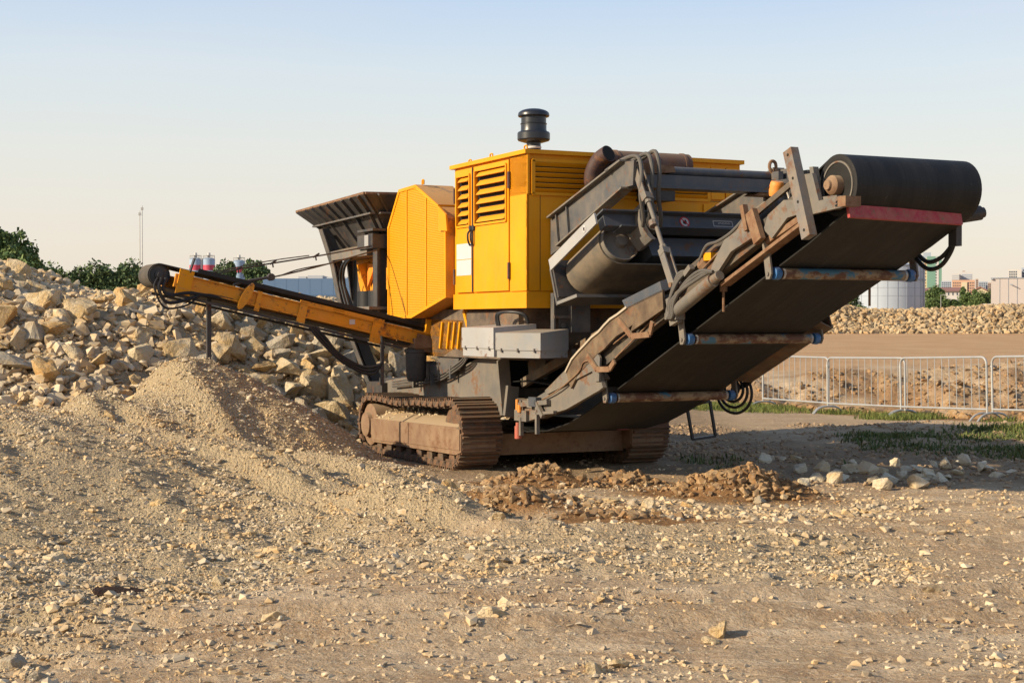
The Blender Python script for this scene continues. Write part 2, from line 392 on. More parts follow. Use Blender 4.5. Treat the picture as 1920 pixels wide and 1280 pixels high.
def leaf_mat(name, ca, cb):
    t = NT(name); g = t.n('ShaderNodeNewGeometry')
    c = t.mix(g.outputs['Random Per Island'], ca, cb); t.l(c, t.b.inputs['Base Color'])
    t.b.inputs['Roughness'].default_value = 0.7; t.b.inputs['Specular IOR Level'].default_value = 0.2
    return t.m
LEAF = leaf_mat('dark_green_leaves', (0.050, 0.090, 0.040), (0.12, 0.165, 0.070))
LEAF2 = leaf_mat('green_leaves', (0.060, 0.105, 0.036), (0.15, 0.20, 0.070))
GRASS = leaf_mat('grass_blades', (0.070, 0.110, 0.022), (0.20, 0.20, 0.060))
WEED = leaf_mat('weed_leaves', (0.045, 0.085, 0.022), (0.17, 0.17, 0.06))
BARK = plain('tree_bark', (0.09, 0.065, 0.045), 0.9)

# ------------------------------------------------------------------ the ground
M0 = (-0.5445, 17.7696); MA = R_(25.622)
MC, MS = math.cos(MA), math.sin(MA)
def m2s(x, y): return (M0[0] + MC * x - MS * y, M0[1] + MS * x + MC * y)

def heap_toe(X): return np.interp(X, [-14, -6.5, -5.0, -3.4, -2.2, -1.2, 1.0, 4.0], [17.6, 18.3, 19.0, 20.4, 21.4, 22.2, 23.0, 24.0])
def heap_crest(X): return np.interp(X, [-30, -12, -8.4, -7.5, -6.9, -6.1, -5.0, -3.6, -2.0, 0.5, 2.5, 4.5], [2.95, 2.95, 2.78, 2.45, 2.36, 2.50, 2.36, 2.22, 2.15, 1.2, 0.0, 0.0])

def H(X, Y, fine=True):
    X = np.asarray(X, float); Y = np.asarray(Y, float)
    h = 0.09 * fbm(X * 0.28, Y * 0.28, 3, 3)
    fade = ss(0.0, 1.5, np.hypot((X - 0.3) / 1.6, (Y - 19.6) / 2.4) - 0.6)      # flat where the tracks stand
    h = h * fade
    # gravel apron on the left with its ridges
    r = np.hypot((X + 6.4) / 6.4, (Y - 15.9) / 6.0)
    apr = 0.92 * ss(1.0, 0.0, r)
    r2 = np.hypot((X + 2.2) / 2.2, (Y - 15.6) / 1.5)
    apr = apr + 0.22 * ss(1.0, 0.1, r2)
    r3 = np.hypot((X + 0.75) / 1.05, (Y - 13.9) / 1.25)
    apr = apr + 0.20 * ss(1.0, 0.1, r3)
    # two wheel ruts running down the apron
    for off, w, dep in ((0.0, 0.34, 0.05), (1.35, 0.38, 0.045)):
        q = (X + 2.9 + off) * 0.80 + (Y - 14.0) * 0.60
        along = -(X + 2.9) * 0.60 + (Y - 14.0) * 0.80
        m = np.exp(-(q / w) ** 2) * ss(-4.5, -2.5, along) * ss(3.5, 1.5, along)
        apr = apr - dep * m + 0.03 * np.exp(-((q - 0.55) / 0.2) ** 2) * ss(-4.5, -2.5, along) * ss(3.5, 1.5, along)
    # gravel cone under the head of the side conveyor
    dc = np.hypot(X + 3.66, Y - 18.45) * (1 + 0.10 * vnoise(np.arctan2(Y - 18.45, X + 3.66) * 2.2, X * 0.3, 21))
    cone = 1.30 - 0.66 * np.maximum(np.sqrt(dc * dc + 0.10) - 0.30, 0)
    cone2 = 0.92 - 0.45 * np.hypot((X + 4.75) * 0.8, Y - 17.9)
    g = np.maximum(h + apr, np.maximum(cone, cone2)); k = 0.10
    d = np.abs(h + apr - np.maximum(cone, cone2)); g = g + np.maximum(k - d, 0) ** 2 / (4 * k)
    # rubble heap behind
    yt = heap_toe(X); hc = heap_crest(X)
    up = ss(0, 1, (Y - yt + 0.4) / 9.6) * 0.35 + np.clip((Y - yt + 0.4) / 4.7, 0, 1) * 0.65
    heap = hc * up * (1 + 0.12 * fbm(X * 0.55, Y * 0.55, 5, 3)) - 0.12
    heap = heap * ss(36, 27.5, Y) * ss(5, 2.5, X)
    g = np.maximum(g, heap)
    # soil heaps in front of the tracks
    for cx, cy, rx, ry, hh in ((2.2, 15.35, 0.95, 0.55, 0.22), (1.20, 16.55, 0.5, 0.4, 0.10), (0.15, 14.2, 0.7, 0.5, 0.08), (0.35, 16.2, 0.7, 0.35, 0.14),
                               (2.75, 15.6, 0.4, 0.3, 0.12)):
        q = np.hypot((X - cx) / rx, (Y - cy) / ry)
        g = g + hh * ss(1.0, 0.05, q) * (1 + 0.7 * fbm(X * 3, Y * 3, 9, 3))
    # beyond the fence: a trench, its far bank, then the open field rising slowly
    u = (X - M0[0]) * MC + (Y - M0[1]) * MS
    far = ss(12.0, 13.6, u) * ss(2.0, 5.0, X)
    bank = np.interp(Y, [0, 34, 38.5, 43.5, 46, 80, 95, 200, 300, 700, 3000], [-1.1, -1.15, -0.95, 0.30, 0.50, 1.12, 1.3, 2.6, 3.2, 3.4, 3.4])
    bank = bank + ss(32, 36, Y) * ss(47, 43, Y) * (0.38 * fbm(X * 0.45, Y * 0.45, 31, 4) + 0.25 * np.sin(X * 0.55 + 1.0) + ss(-0.15, 0.2, fbm(X * 0.3 + 3, Y * 0.3, 33, 3)) * 0.50 * fbm(X * 1.3, Y * 1.3, 34, 4))
    left = np.interp(Y, [0, 40, 80, 95, 200, 300, 700, 3000], [0, 0, 0.5, 0.7, 2.0, 2.6, 3.4, 3.4])
    g = np.where(Y > 22, g * (1 - far) + far * bank, g)
    g = g + (1 - ss(2.0, 5.0, X)) * left
    w_ = -(X - M0[0]) * MS + (Y - M0[1]) * MC
    g = g + ss(9.3, 10.8, u) * ss(14, 12.6, u) * np.interp(w_, [-4, 1.5, 4, 6.3, 10.7, 16], [0.12, 0.10, 0.06, 0.0, -0.07, -0.10]) * ss(20, 23, Y)
    # rubble bank at the far side of the field
    bx = ss(15.2, 17.6, X + 0.6 * fbm(Y * 0.3, X * 0.3, 2, 2))
    bh = 1.10 * bx * ss(82.0, 84.6, Y) * ss(92, 89, Y) * (1 + 0.10 * fbm(X * 0.4, Y * 0.1, 8, 3)) + 0.55 * ss(1, 0, np.hypot((X - 17.0) / 2.2, (Y - 84.5) / 2.2))
    bh = bh + 0.22 * ss(23, 28, X) * bx * ss(82, 84.6, Y) * ss(92, 89, Y)
    g = g + bh
    if fine:
        g = g + ss(26.5, 25, Y) * ss(15.8, 16.8, Y) * ss(1.2, 2.2, X) * (0.10 * fbm(X * 1.6, Y * 1.6, 54, 4))
        near = ss(30, 22, Y) * ss(5.0, 7.0, Y)
        gm = zones(X, Y)[0]
        a = 0.026 + 0.034 * gm
        qq = X * 0.81 + Y * 0.59; al = -X * 0.59 + Y * 0.81
        g = g + near * gm * ss(-0.2, -0.8, Y - heap_toe(X)) * (0.12 * vnoise(qq * 2.1 + 0.5 * vnoise(al, qq, 14), al * 0.28, 13) + 0.05 * vnoise(qq * 5.0, al * 0.7, 15))
        g = g + near * a * fbm(X * 2.2, Y * 2.2, 40, 5) + near * (0.020 + 0.022 * gm) * fbm(X * 8, Y * 8, 50, 3)
        # wheel and track ruts: two curved pairs over the packed soil and one over the gravel
        for c0, c1, c2, wd, dp, x0, x1 in ((11.9, 0.02, 0.035, 0.17, 0.040, -1.0, 7.0), (12.6, 0.05, 0.035, 0.17, 0.036, -0.5, 7.0), (9.3, 0.16, 0.012, 0.20, 0.040, -4.0, 5.0), (8.5, 0.15, 0.012, 0.20, 0.036, -4.0, 5.0),
                                           (13.6, -0.85, 0.05, 0.30, 0.085, -6.0, 0.2), (12.2, -0.80, 0.05, 0.30, 0.075, -6.0, 0.0)):
            q = (Y - (c0 + c1 * X + c2 * X * X)) / math.sqrt(1 + c1 * c1) + 0.10 * vnoise(X * 0.8, Y * 0.8, 91)
            m = ss(x0 - 0.6, x0 + 0.6, X) * ss(x1 + 0.6, x1 - 0.6, X) * near
            g = g - dp * m * np.exp(-(q / wd) ** 4) + dp * 0.7 * m * np.exp(-((np.abs(q) - wd * 1.35) / (wd * 0.35)) ** 2)
            g = g + 0.010 * m * np.exp(-(q / wd) ** 4) * np.sin((X * 0.9 + Y * 0.3) * 2 * math.pi / 0.16)
        # imprints of grousers in the packed soil at the front
        imp = np.exp(-((X + 2.35 + (Y - 9.0) * 0.12) / 0.42) ** 2) * ss(7.2, 8.2, Y) * ss(10.6, 9.8, Y)
        g = g + 0.036 * imp * np.sin((Y + X * 0.35) * 2 * math.pi / 0.34)
    return g

def zones(X, Y):
    """0 gravel, 1 clay, 2 dark soil and painted shadow, 3 field"""
    n = 0.9 * fbm(X * 0.6, Y * 0.6, 60, 4)
    edge = np.interp(Y, [6, 8, 10.5, 13.8, 16, 17.3, 19], [-3.0, -2.6, -1.4, 0.2, -0.7, -0.9, -1.6])
    gravel = ss(0.5, -0.5, X - edge + n)
    q = np.hypot((X - 0.6) / 2.8, (Y - 11.6) / 1.9) + n * 0.5
    gravel = np.maximum(gravel, 0.75 * ss(1.0, 0.55, q))
    gravel = np.maximum(gravel, ss(2.7, 2.2, np.hypot(X + 3.66, Y - 18.45) + 0.4 * n))
    heap = ss(-0.8, 0.2, Y - heap_toe(X)) * ss(4.5, 3.0, X) * ss(60, 40, Y)
    gravel = np.maximum(gravel, heap)
    clay = np.zeros_like(n)
    for cx, cy, rx, ry in ((2.05, 15.4, 1.2, 0.75), (1.2, 16.5, 0.8, 0.5), (0.2, 14.3, 1.0, 0.65), (0.4, 16.3, 1.2, 0.6), (1.0, 13.4, 1.0, 0.4)):
        clay = np.maximum(clay, ss(1.15, 0.65, np.hypot((X - cx) / rx, (Y - cy) / ry) + 0.5 * n))
    u = (X - M0[0]) * MC + (Y - M0[1]) * MS
    bank = ss(12.2, 13.0, u) * ss(46.0, 44.0, Y) * ss(3, 5, X) * ss(-0.35, 0.25, n + 0.25 * vnoise(X * 1.5, Y * 1.5, 77))
    strip = ss(10.9, 11.5, u) * ss(13.5, 12.5, u) * ss(3, 5, X) * 0.9
    clay = np.maximum(clay, np.maximum(bank * 0.8, strip))
    dark = ss(15.8, 16.7, Y + 0.7 * n - 0.12 * (X - 3)) * ss(0.8, 2.4, X + n) * ss(11.2, 10.4, u + n)  # natural dark soil, with the crusher's shadow painted into the same tone
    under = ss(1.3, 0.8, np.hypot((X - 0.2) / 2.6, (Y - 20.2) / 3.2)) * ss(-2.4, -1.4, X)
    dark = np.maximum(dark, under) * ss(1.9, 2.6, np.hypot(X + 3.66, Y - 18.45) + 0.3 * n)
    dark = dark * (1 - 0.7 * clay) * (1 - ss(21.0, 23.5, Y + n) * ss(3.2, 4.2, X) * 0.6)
    field = ss(44, 46, Y) * ss(0, 3, X) + ss(40, 50, Y) * ss(3, 0, X)
    return gravel, clay, dark, np.clip(field, 0, 1)

def axis(lo, hi, step, out_lo, out_hi, up):
    """even steps between lo and hi; beyond hi growing by stages (limit, growth); below lo growing by 8 %"""
    a = list(np.arange(lo, hi + 1e-6, step)); st = step; v = hi
    for lim, gr in up:
        while v < lim: st *= gr; v += st; a.append(v)
    st = step; v = lo
    while v > out_lo: st *= 1.08; v -= st; a.insert(0, v)
    return np.array(a)
gx = axis(-9.0, 8.5, 0.062, -2500, 2500, ((20, 1.02), (2500, 1.09)))
gy = axis(6.0, 23.0, 0.060, -300, 4000, ((50, 1.015), (4000, 1.05)))
GX, GY = np.meshgrid(gx, gy, indexing='ij')
GZ = H(GX, GY)
nx, ny = GX.shape
gv = np.stack([GX, GY, GZ], -1).reshape(-1, 3)
ii, jj = np.meshgrid(np.arange(nx - 1), np.arange(ny - 1), indexing='ij')
a = (ii * ny + jj).ravel(); b = a + ny; c = b + 1; d = a + 1
me = big_mesh('ground', gv, np.concatenate([np.stack([a, b, c], 1), np.stack([a, c, d], 1)]))
zg, zc, zd, zf = [z.ravel() for z in zones(GX, GY)]
for nm, chans in (('zone', (zg, zc, zd)), ('zone2', (zf, zf * 0, zf * 0))):
    at = me.color_attributes.new(nm, 'FLOAT_COLOR', 'POINT')
    at.data.foreach_set('color', np.stack([*chans, np.ones_like(zg)], 1).astype(np.float32).ravel())
me.shade_smooth()
link('ground', me, GROUND, kind='structure')

# ------------------------------------------------------------------ loose stone: shapes
def ico(sub):
    bm = bmesh.new(); bmesh.ops.create_icosphere(bm, subdivisions=sub, radius=1.0)
    v = np.array([p.co[:] for p in bm.verts]); f = np.array([[q.index for q in p.verts] for p in bm.faces]); bm.free(); return v, f
ICO = {k: ico(k) for k in (1, 2, 3, 4)}
def rock_shape(sub, seed, planes=11, rough=0.03, sc=(1, 1, 1)):
    g = np.random.default_rng(seed); v, f = ICO[sub]
    n = g.normal(size=(planes, 3)); n /= np.linalg.norm(n, axis=1)[:, None]
    hh = g.uniform(0.38, 0.80, planes)
    t = v @ n.T
    r = np.min(np.where(t > 0.05, hh[None] / np.maximum(t, 0.05), 9), axis=1)
    r = np.minimum(r, 1.12)
    p = v * r[:, None]
    if rough:
        o = g.uniform(0, 50, 3)
        nz = fbm(p[:, 0] * 2.3 + o[0] + p[:, 2] * 1.7, p[:, 1] * 2.3 + o[1] - p[:, 2] * 1.3, seed % 50, 3)
        p = p + v * (rough * 2.0 * nz)[:, None]
    return p * np.array(sc), f

def broken_shape(seed, npts, cuts, rough, sc):
    """a sharp-edged broken stone: hull of random points, faces roughened"""
    g = np.random.default_rng(seed); bm = bmesh.new()
    pts = g.uniform(-1, 1, (npts, 3)); pts /= np.maximum(np.linalg.norm(pts, axis=1)[:, None], 0.55) ** g.uniform(0.55, 0.9)
    vs = [bm.verts.new(p) for p in pts * np.array(sc)]
    res = bmesh.ops.convex_hull(bm, input=vs)
    bmesh.ops.delete(bm, geom=[v for v in bm.verts if not v.link_faces], context='VERTS')
    if cuts:
        bmesh.ops.subdivide_edges(bm, edges=bm.edges[:], cuts=cuts, use_grid_fill=True, fractal=0.0)
        bmesh.ops.triangulate(bm, faces=bm.faces[:])
        bm.normal_update(); o = g.uniform(0, 60, 3)
        co = np.array([v.co[:] for v in bm.verts]); nr = np.array([v.normal[:] for v in bm.verts])
        nz = fbm(co[:, 0] * 2.6 + o[0] + co[:, 2] * 2.1, co[:, 1] * 2.6 + o[1] - co[:, 2] * 1.7, seed % 40, 4)
        st = np.abs(((co[:, 2] / max(sc[2], .1)) * 3.1 + o[2]) % 1 - 0.5) - 0.25          # bedding planes
        co = co + nr * (rough * (1.6 * nz + 0.5 * st))[:, None]
        for v, c in zip(bm.verts, co): v.co = c
    else: bmesh.ops.triangulate(bm, faces=bm.faces[:])
    bm.verts.index_update()
    v = np.array([p.co[:] for p in bm.verts]); f = np.array([[q.index for q in p.verts] for p in bm.faces]); bm.free(); return v, f

def rot_mats(g, n, tilt=math.pi):
    """random rotation matrices (n,3,3)"""
    q = g.normal(size=(n, 4)); q /= np.linalg.norm(q, axis=1)[:, None]
    w, x, y, z = q.T
    return np.stack([np.stack([1 - 2 * (y * y + z * z), 2 * (x * y - z * w), 2 * (x * z + y * w)], -1),
                     np.stack([2 * (x * y + z * w), 1 - 2 * (x * x + z * z), 2 * (y * z - x * w)], -1),
                     np.stack([2 * (x * z - y * w), 2 * (y * z + x * w), 1 - 2 * (x * x + y * y)], -1)], 1)
def scatter(name, X, Y, size, mat, sub=1, nshape=14, seed=1, sink=0.25, flat=0.75, z=None, label=None, cat=None, smooth=False):
    g = np.random.default_rng(seed); n = len(X)
    idx = g.integers(0, nshape, n); Rm = rot_mats(g, n)
    Z = H(X, Y) if z is None else z
    P = np.stack([X, Y, Z + size * (0.5 * flat - sink) * 0.6], -1); VV = []; FF = []; base = 0
    for k in range(nshape):
        v, f = broken_shape(900 + seed * 37 + k, (10 if n > 40000 else 14) if sub == 1 else 15, 0 if sub == 1 else 1, 0.07, (1, 0.8, 0.62))
        q = idx == k
        V = np.einsum('nij,vj->nvi', Rm[q], v) * (size[q] * 0.5)[:, None, None] * np.array([1, 1, flat]) + P[q][:, None, :]
        F = f[None] + (base + np.arange(q.sum()) * len(v))[:, None, None]; base += q.sum() * len(v)
        VV.append(V.reshape(-1, 3)); FF.append(F.reshape(-1, 3))
    V, F = np.concatenate(VV), np.concatenate(FF)
    me = big_mesh(name, V.reshape(-1, 3), F.reshape(-1, 3))
    me.shade_smooth() if smooth else me.shade_flat()
    return link(name, me, mat, kind='stuff', label=label, category=cat)

# gravel: dense on the apron and the cone, thinner on packed soil
def gravel_field(n, seed, smin, smax, power):
    g = np.random.default_rng(seed)
    Y = 6.3 + (22.5 - 6.3) * g.random(n * 4) ** 1.25
    X = (g.random(n * 4) * 2 - 1) * (Y * 0.345 + 0.4)
    zg, zc, zd, zf = zones(X, Y)
    clump = ss(-0.25, 0.45, fbm(X * 1.1, Y * 1.1, 70 + seed, 4))
    w = np.clip(0.015 + 0.17 * clump + 0.70 * zg * (0.35 + 0.65 * clump) - 0.22 * zd, 0.02, 1)
    w = w * ss(0.3, -0.3, Y - heap_toe(X)) + (Y > heap_toe(X)) * 0.5 * (X < 2.0)
    keep = g.random(n * 4) < w
    X, Y = X[keep][:n], Y[keep][:n]
    s = smin + (smax - smin) * g.random(len(X)) ** power
    return X, Y, s
X, Y, s = gravel_field(62000, 5, 0.014, 0.062, 2.3)
scatter('gravel', X, Y, s, STONES, 1, 16, 1, label='fine tan limestone gravel strewn over the ground in front of the crusher', cat='gravel')
X, Y, s = gravel_field(4600, 6, 0.045, 0.125, 3.2)
scatter('crushed_stone', X, Y, s, STONES, 1, 24, 2, flat=0.7, label='scattered fist sized limestone pieces lying among the gravel', cat='crushed stone')
# chippings that run down the cone
g = np.random.default_rng(44); n = 9000
rr = 2.1 * np.sqrt(g.random(n)); th = g.random(n) * 2 * math.pi
X = -3.66 + rr * np.cos(th); Y = 18.3 + rr * np.sin(th); k = Y < heap_toe(X) + 0.2
scatter('chippings', X[k], Y[k], 0.012 + 0.05 * g.random(k.sum()) ** 3, STONES, 1, 12, 3, label='crushed chippings heaped in a cone under the side conveyor head', cat='chippings')
# small rubble filling the gaps of the heap
g = np.random.default_rng(45); n = 22000
X = g.uniform(-11.0, 0.8, n); Y = heap_toe(X) - 0.3 + 10.0 * g.random(n) ** 1.25
k = np.abs(X) < Y * 0.36
X, Y = X[k], Y[k]
pocket = ss(-0.1, 0.3, fbm(X * 0.7, Y * 0.7, 90, 3))
scatter('rubble', X, Y, (0.06 + 0.30 * g.random(len(X)) ** 2.2) * (1 - 0.35 * pocket), STONES, 1, 26, 4, flat=0.8, sink=0.15,
        label='small broken limestone filling the gaps between the boulders of the heap', cat='rubble')
# clods of orange clay
g = np.random.default_rng(46); X = []; Y = []; S = []
for cx, cy, rx, ry, n in ((2.2, 15.35, 0.9, 0.5, 5000), (1.20, 16.5, 0.7, 0.4, 1500), (0.15, 14.2, 0.8, 0.5, 2400), (0.3, 16.2, 1.1, 0.45, 1500), (0.9, 13.6, 0.8, 0.3, 1000)):
    q = np.abs(g.normal(size=n)) * 0.55; th = g.random(n) * 6.283
    X.append(cx + rx * q * np.cos(th)); Y.append(cy + ry * q * np.sin(th)); S.append((0.010 + 0.15 * g.random(n) ** 12) * np.clip(1.25 - q * 0.6, 0.35, 1.2))
scatter('clay_clods', np.concatenate(X), np.concatenate(Y), np.concatenate(S), CLAY, 1, 14, 6, flat=0.85, label='crumbly orange brown clay clods heaped in front of the tracks', cat='clay')
# clay lumps along the trench edge and on its far bank
g = np.random.default_rng(47); n = 2600
yy = g.uniform(-2, 12, n); xx = 12.0 + 0.8 * g.random(n) ** 1.5
X, Y = m2s(xx, yy); s1 = 0.05 + 0.42 * g.random(n) ** 6
X2 = g.uniform(3, 17, 7000); Y2 = g.uniform(37.5, 44.5, 7000); k = fbm(X2 * 0.3 + 3, Y2 * 0.3, 33, 3) > 0.0
scatter('clay_lumps', np.concatenate([X, X2[k]]), np.concatenate([Y, Y2[k]]), np.concatenate([s1, 0.04 + 0.22 * g.random(k.sum()) ** 4]), CLAY, 1, 20, 7,
        label='orange clay lumps along the trench behind the barriers', cat='clay')
g = np.random.default_rng(57); n = 1500; tt = g.random(n); X = -0.2 + 4.0 * tt + 0.25 * g.normal(size=n); Y = 14.9 - 0.9 * np.sin(tt * 3.1) + 0.32 * g.normal(size=n)
scatter('pale_chips', X, Y, 0.02 + 0.11 * g.random(n) ** 4, STONES, 1, 20, 14, sink=0.3, label='pale limestone pieces strewn through and beside the reddish soil', cat='crushed stone')
# clods and grit on the rough soil between the crusher and the barriers
g = np.random.default_rng(52); n = 26000
X = g.uniform(0.8, 9.0, n); Y = 16.2 + 10.5 * g.random(n); u_ = (X - M0[0]) * MC + (Y - M0[1]) * MS
k = (X < Y * 0.36) & (u_ < 11.6) & (fbm(X * 0.9, Y * 0.9, 53, 3) + 0.3 * g.random(n) > 0.10)
scatter('soil_clods', X[k], Y[k], 0.014 + 0.11 * g.random(k.sum()) ** 5, SOILCLOD, 1, 12, 13, sink=0.3, label='small clods and grit on the rough brown soil before the barriers', cat='soil')
# the long rubble bank far across the field
g = np.random.default_rng(48); n = 17000
X = g.uniform(15.4, 31.5, n); Y = 82.0 + 4.2 * g.random(n)
k = X < Y * 0.37
scatter('rubble_bank', X[k], Y[k], 0.10 + 0.46 * g.random(k.sum()) ** 4.5, BANKSTONE, 1, 20, 8, flat=0.9, sink=0.1,
        label='long bank of broken limestone across the far side of the bare field', cat='rubble')

# ------------------------------------------------------------------ boulders, each one a thing
def boulder_mesh(seed, kind):
    sc = {'block': (1.0, 0.82, 0.74), 'slab': (1.25, 0.9, 0.38), 'wedge': (1.3, 0.66, 0.56), 'shard': (1.7, 0.52, 0.40)}[kind]
    p, f = broken_shape(seed, {'block': 17, 'slab': 16, 'wedge': 10, 'shard': 11}[kind], 4, 0.06, sc)
    p = p / np.max(np.abs(p[:, 0])) * 0.5
    me = big_mesh('boulder', p, f); me.shade_flat(); return me
BM = {(k, t): [] for k in ('block', 'slab', 'wedge', 'shard') for t in ('pale', 'ochre', 'grey')}
TM = {'pale': ROCK_PALE, 'ochre': ROCK_OCHRE, 'grey': ROCK_GREY}
for ki, k in enumerate(('block', 'slab', 'wedge', 'shard')):
    for j in range(5):
        base = boulder_mesh(300 + 20 * ki + j, k)
        for t in TM:
            m2 = base.copy(); m2.materials.append(TM[t]); BM[(k, t)].append(m2)
boulders = []
def ground_z(x, y): return float(H(np.array([x]), np.array([y]))[0])
def slope_at(x, y):
    e = 0.35; z0 = H(np.array([x - e, x + e, x, x]), np.array([y, y, y - e, y + e]), False)
    return Vector((-(z0[1] - z0[0]) / (2 * e), -(z0[3] - z0[2]) / (2 * e), 1)).normalized()
def put_boulder(x, y, size, kind, tone, rz=None, tilt=None, dz=0.22, rx=None, z=None):
    o = bpy.data.objects.new('boulder', random.choice(BM[(kind, tone)])); COL.objects.link(o)
    q = slope_at(x, y).to_track_quat('Z', 'Y') @ Euler((random.gauss(0, 0.35) if rx is None else rx, random.gauss(0, 0.35) if tilt is None else tilt, random.uniform(0, 6.28) if rz is None else rz)).to_quaternion()
    o.rotation_mode = 'QUATERNION'; o.rotation_quaternion = q
    o.scale = (size, size, size)
    thick = {'block': 0.74, 'slab': 0.38, 'wedge': 0.5, 'shard': 0.35}[kind]
    o.location = (x, y, (ground_z(x, y) if z is None else z) + size * thick * dz)
    boulders.append((o, x, y, size, kind, tone)); return o
HAND = [  # x, y, size, kind, tone, turn about z, tilt (the stones that stand out in the heap)
    (-3.55, 22.3, 0.85, 'slab', 'pale', 0.2, 0.25), (-2.62, 21.6, 0.58, 'block', 'grey', 0.4, 0.1), (-3.05, 21.05, 0.86, 'shard', 'grey', 0.9, 0.9),
    (-2.55, 20.95, 0.62, 'wedge', 'pale', 0.1, 0.1), (-3.3, 21.3, 0.6, 'block', 'pale', 1.0, 0.0), (-2.9, 21.9, 0.5, 'block', 'grey', 0.7, 0.3),
    (-3.9, 20.9, 0.75, 'slab', 'ochre', 0.1, -0.15), (-4.3, 21.3, 0.62, 'block', 'pale', 0.5, 0.1), (-4.0, 22.0, 0.75, 'wedge', 'ochre', 0.45, -0.5),
    (-3.5, 20.6, 0.55, 'slab', 'grey', 2.6, 0.5), (-2.35, 22.2, 0.62, 'slab', 'grey', 0.2, 0.5), (-4.9, 20.7, 0.78, 'wedge', 'pale', 1.0, -0.6),
    (-5.0, 19.8, 0.45, 'block', 'pale', 0.3, 0.1), (-6.45, 18.8, 0.72, 'wedge', 'pale', 2.3, 0.6), (-6.1, 19.4, 0.5, 'block', 'ochre', 0.3, 0.2),
    (-6.2, 22.6, 0.50, 'block', 'pale', 0.4, 0.1), (-5.3, 22.4, 0.5, 'wedge', 'pale', 1.2, -0.6), (-5.75, 23.6, 0.48, 'block', 'ochre', 0.2, 0.3),
    (-6.9, 23.2, 0.52, 'block', 'pale', 0.2, 0.1), (-5.2, 24.2, 0.5, 'wedge', 'ochre', 0.3, 0.2), (-7.2, 21.2, 0.8, 'slab', 'pale', 0.2, 0.3),
    (-6.6, 20.9, 0.8, 'slab', 'grey', 0.1, 0.2), (-5.7, 21.4, 0.55, 'shard', 'pale', 2.0, 0.7), (-4.7, 23.5, 0.6, 'shard', 'ochre', 0.9, -0.7),
    (-2.3, 20.85, 0.5, 'block', 'grey', 0.9, 0.1), (-2.0, 21.5, 0.55, 'slab', 'pale', 0.6, 0.3), (-1.8, 22.0, 0.5, 'block', 'grey', 0.2, 0.2),
]
for x, y, sz, k, t, rz, tl in HAND: put_boulder(x, y, sz, k, t, rz, tl, 0.35)
rb = random.Random(5); spots = [(b[1], b[2], b[3]) for b in boulders]; tries = 0
while len(boulders) < 296 and tries < 60000:
    tries += 1
    right = len(boulders) < 150
    x = rb.uniform(-4.4, -1.2) if right else rb.uniform(-9.6, -3.6); y = float(heap_toe(x)) - (0.55 if right else 0.15) + (5.2 if right else 7.6) * rb.random() ** (1.25 if right else 1.05)
    if abs(x) > y * 0.35 or (x > -1.2 and rb.random() < 0.8): continue
    frac = len(boulders) / 296
    sz = (rb.uniform(0.36, 0.72) if len(boulders) < 95 else rb.uniform(0.24, 0.42)) if right else rb.choice((0.2, 0.24, 0.27, 0.31, 0.36, 0.46)) * rb.uniform(0.85, 1.3)
    pk = float(fbm(np.array([x * 0.45]), np.array([y * 0.45]), 23, 3)[0])
    if pk > 0.16 and x < -3.8 and rb.random() < 0.9: continue                     # pockets left to small rubble
    if any((x - p) ** 2 + (y - q) ** 2 < ((0.245 if right else 0.28) * (sz + s)) ** 2 for p, q, s in spots): continue
    # keep clear of the hopper leg and the chassis
    mx = (x - M0[0]) * MC + (y - M0[1]) * MS; my = -(x - M0[0]) * MS + (y - M0[1]) * MC
    if -0.25 < mx < 3.0 and my < 4.45: continue
    if math.hypot(x + 3.66, y - 18.45) < 1.5: continue
    kind = rb.choices(('block', 'slab', 'wedge', 'shard'), (4, 3, 3, 1.2))[0]; tone = rb.choices(('pale', 'ochre', 'grey'), (5, 3, 3))[0]
    put_boulder(x, y, sz, kind, tone, dz=rb.uniform(0.15, 0.5)); spots.append((x, y, sz))

# labels: look first, then where in the heap, then the order from the left
def size_word(s): return 'big' if s > 0.6 else 'middling' if s > 0.38 else 'small'
def place_word(x, y):
    up = (y - float(heap_toe(x))) / 5.5
    if x > -3.2: side = 'behind the crusher tracks' if up < 0.45 else 'under the hopper end'
    elif x > -5.2: side = 'behind the gravel cone' if up < 0.5 else 'under the side conveyor'
    else: side = 'at the foot of the heap' if up < 0.25 else 'halfway up the heap' if up < 0.65 else 'on the heap crest'
    return side
ORD = ['leftmost', 'second from left', 'third from left', 'fourth from left', 'fifth from left', 'sixth from left', 'seventh from left', 'eighth from left', 'ninth from left',
       'tenth from left', 'eleventh from left', 'twelfth from left', 'thirteenth from left', 'fourteenth from left', 'fifteenth from left', 'sixteenth from left']
def label_boulders(items, noun, group, where):
    byd = {}
    for it in items:
        o, x, y, s, k, t = it
        byd.setdefault(f"{size_word(s)} {t} limestone {k if k != 'wedge' else 'wedge shaped ' + noun} {where(x, y)}", []).append(it)
    for dsc, L in byd.items():
        L.sort(key=lambda it: it[1] / it[2])
        for i, it in enumerate(L):
            it[0]['label'] = dsc if len(L) == 1 else f"{dsc}, {ORD[i] if i < len(ORD) else 'rightmost'}"
            it[0]['category'] = noun; it[0]['group'] = group
label_boulders(boulders, 'boulder', 'boulders of the rubble heap behind the crusher', place_word)

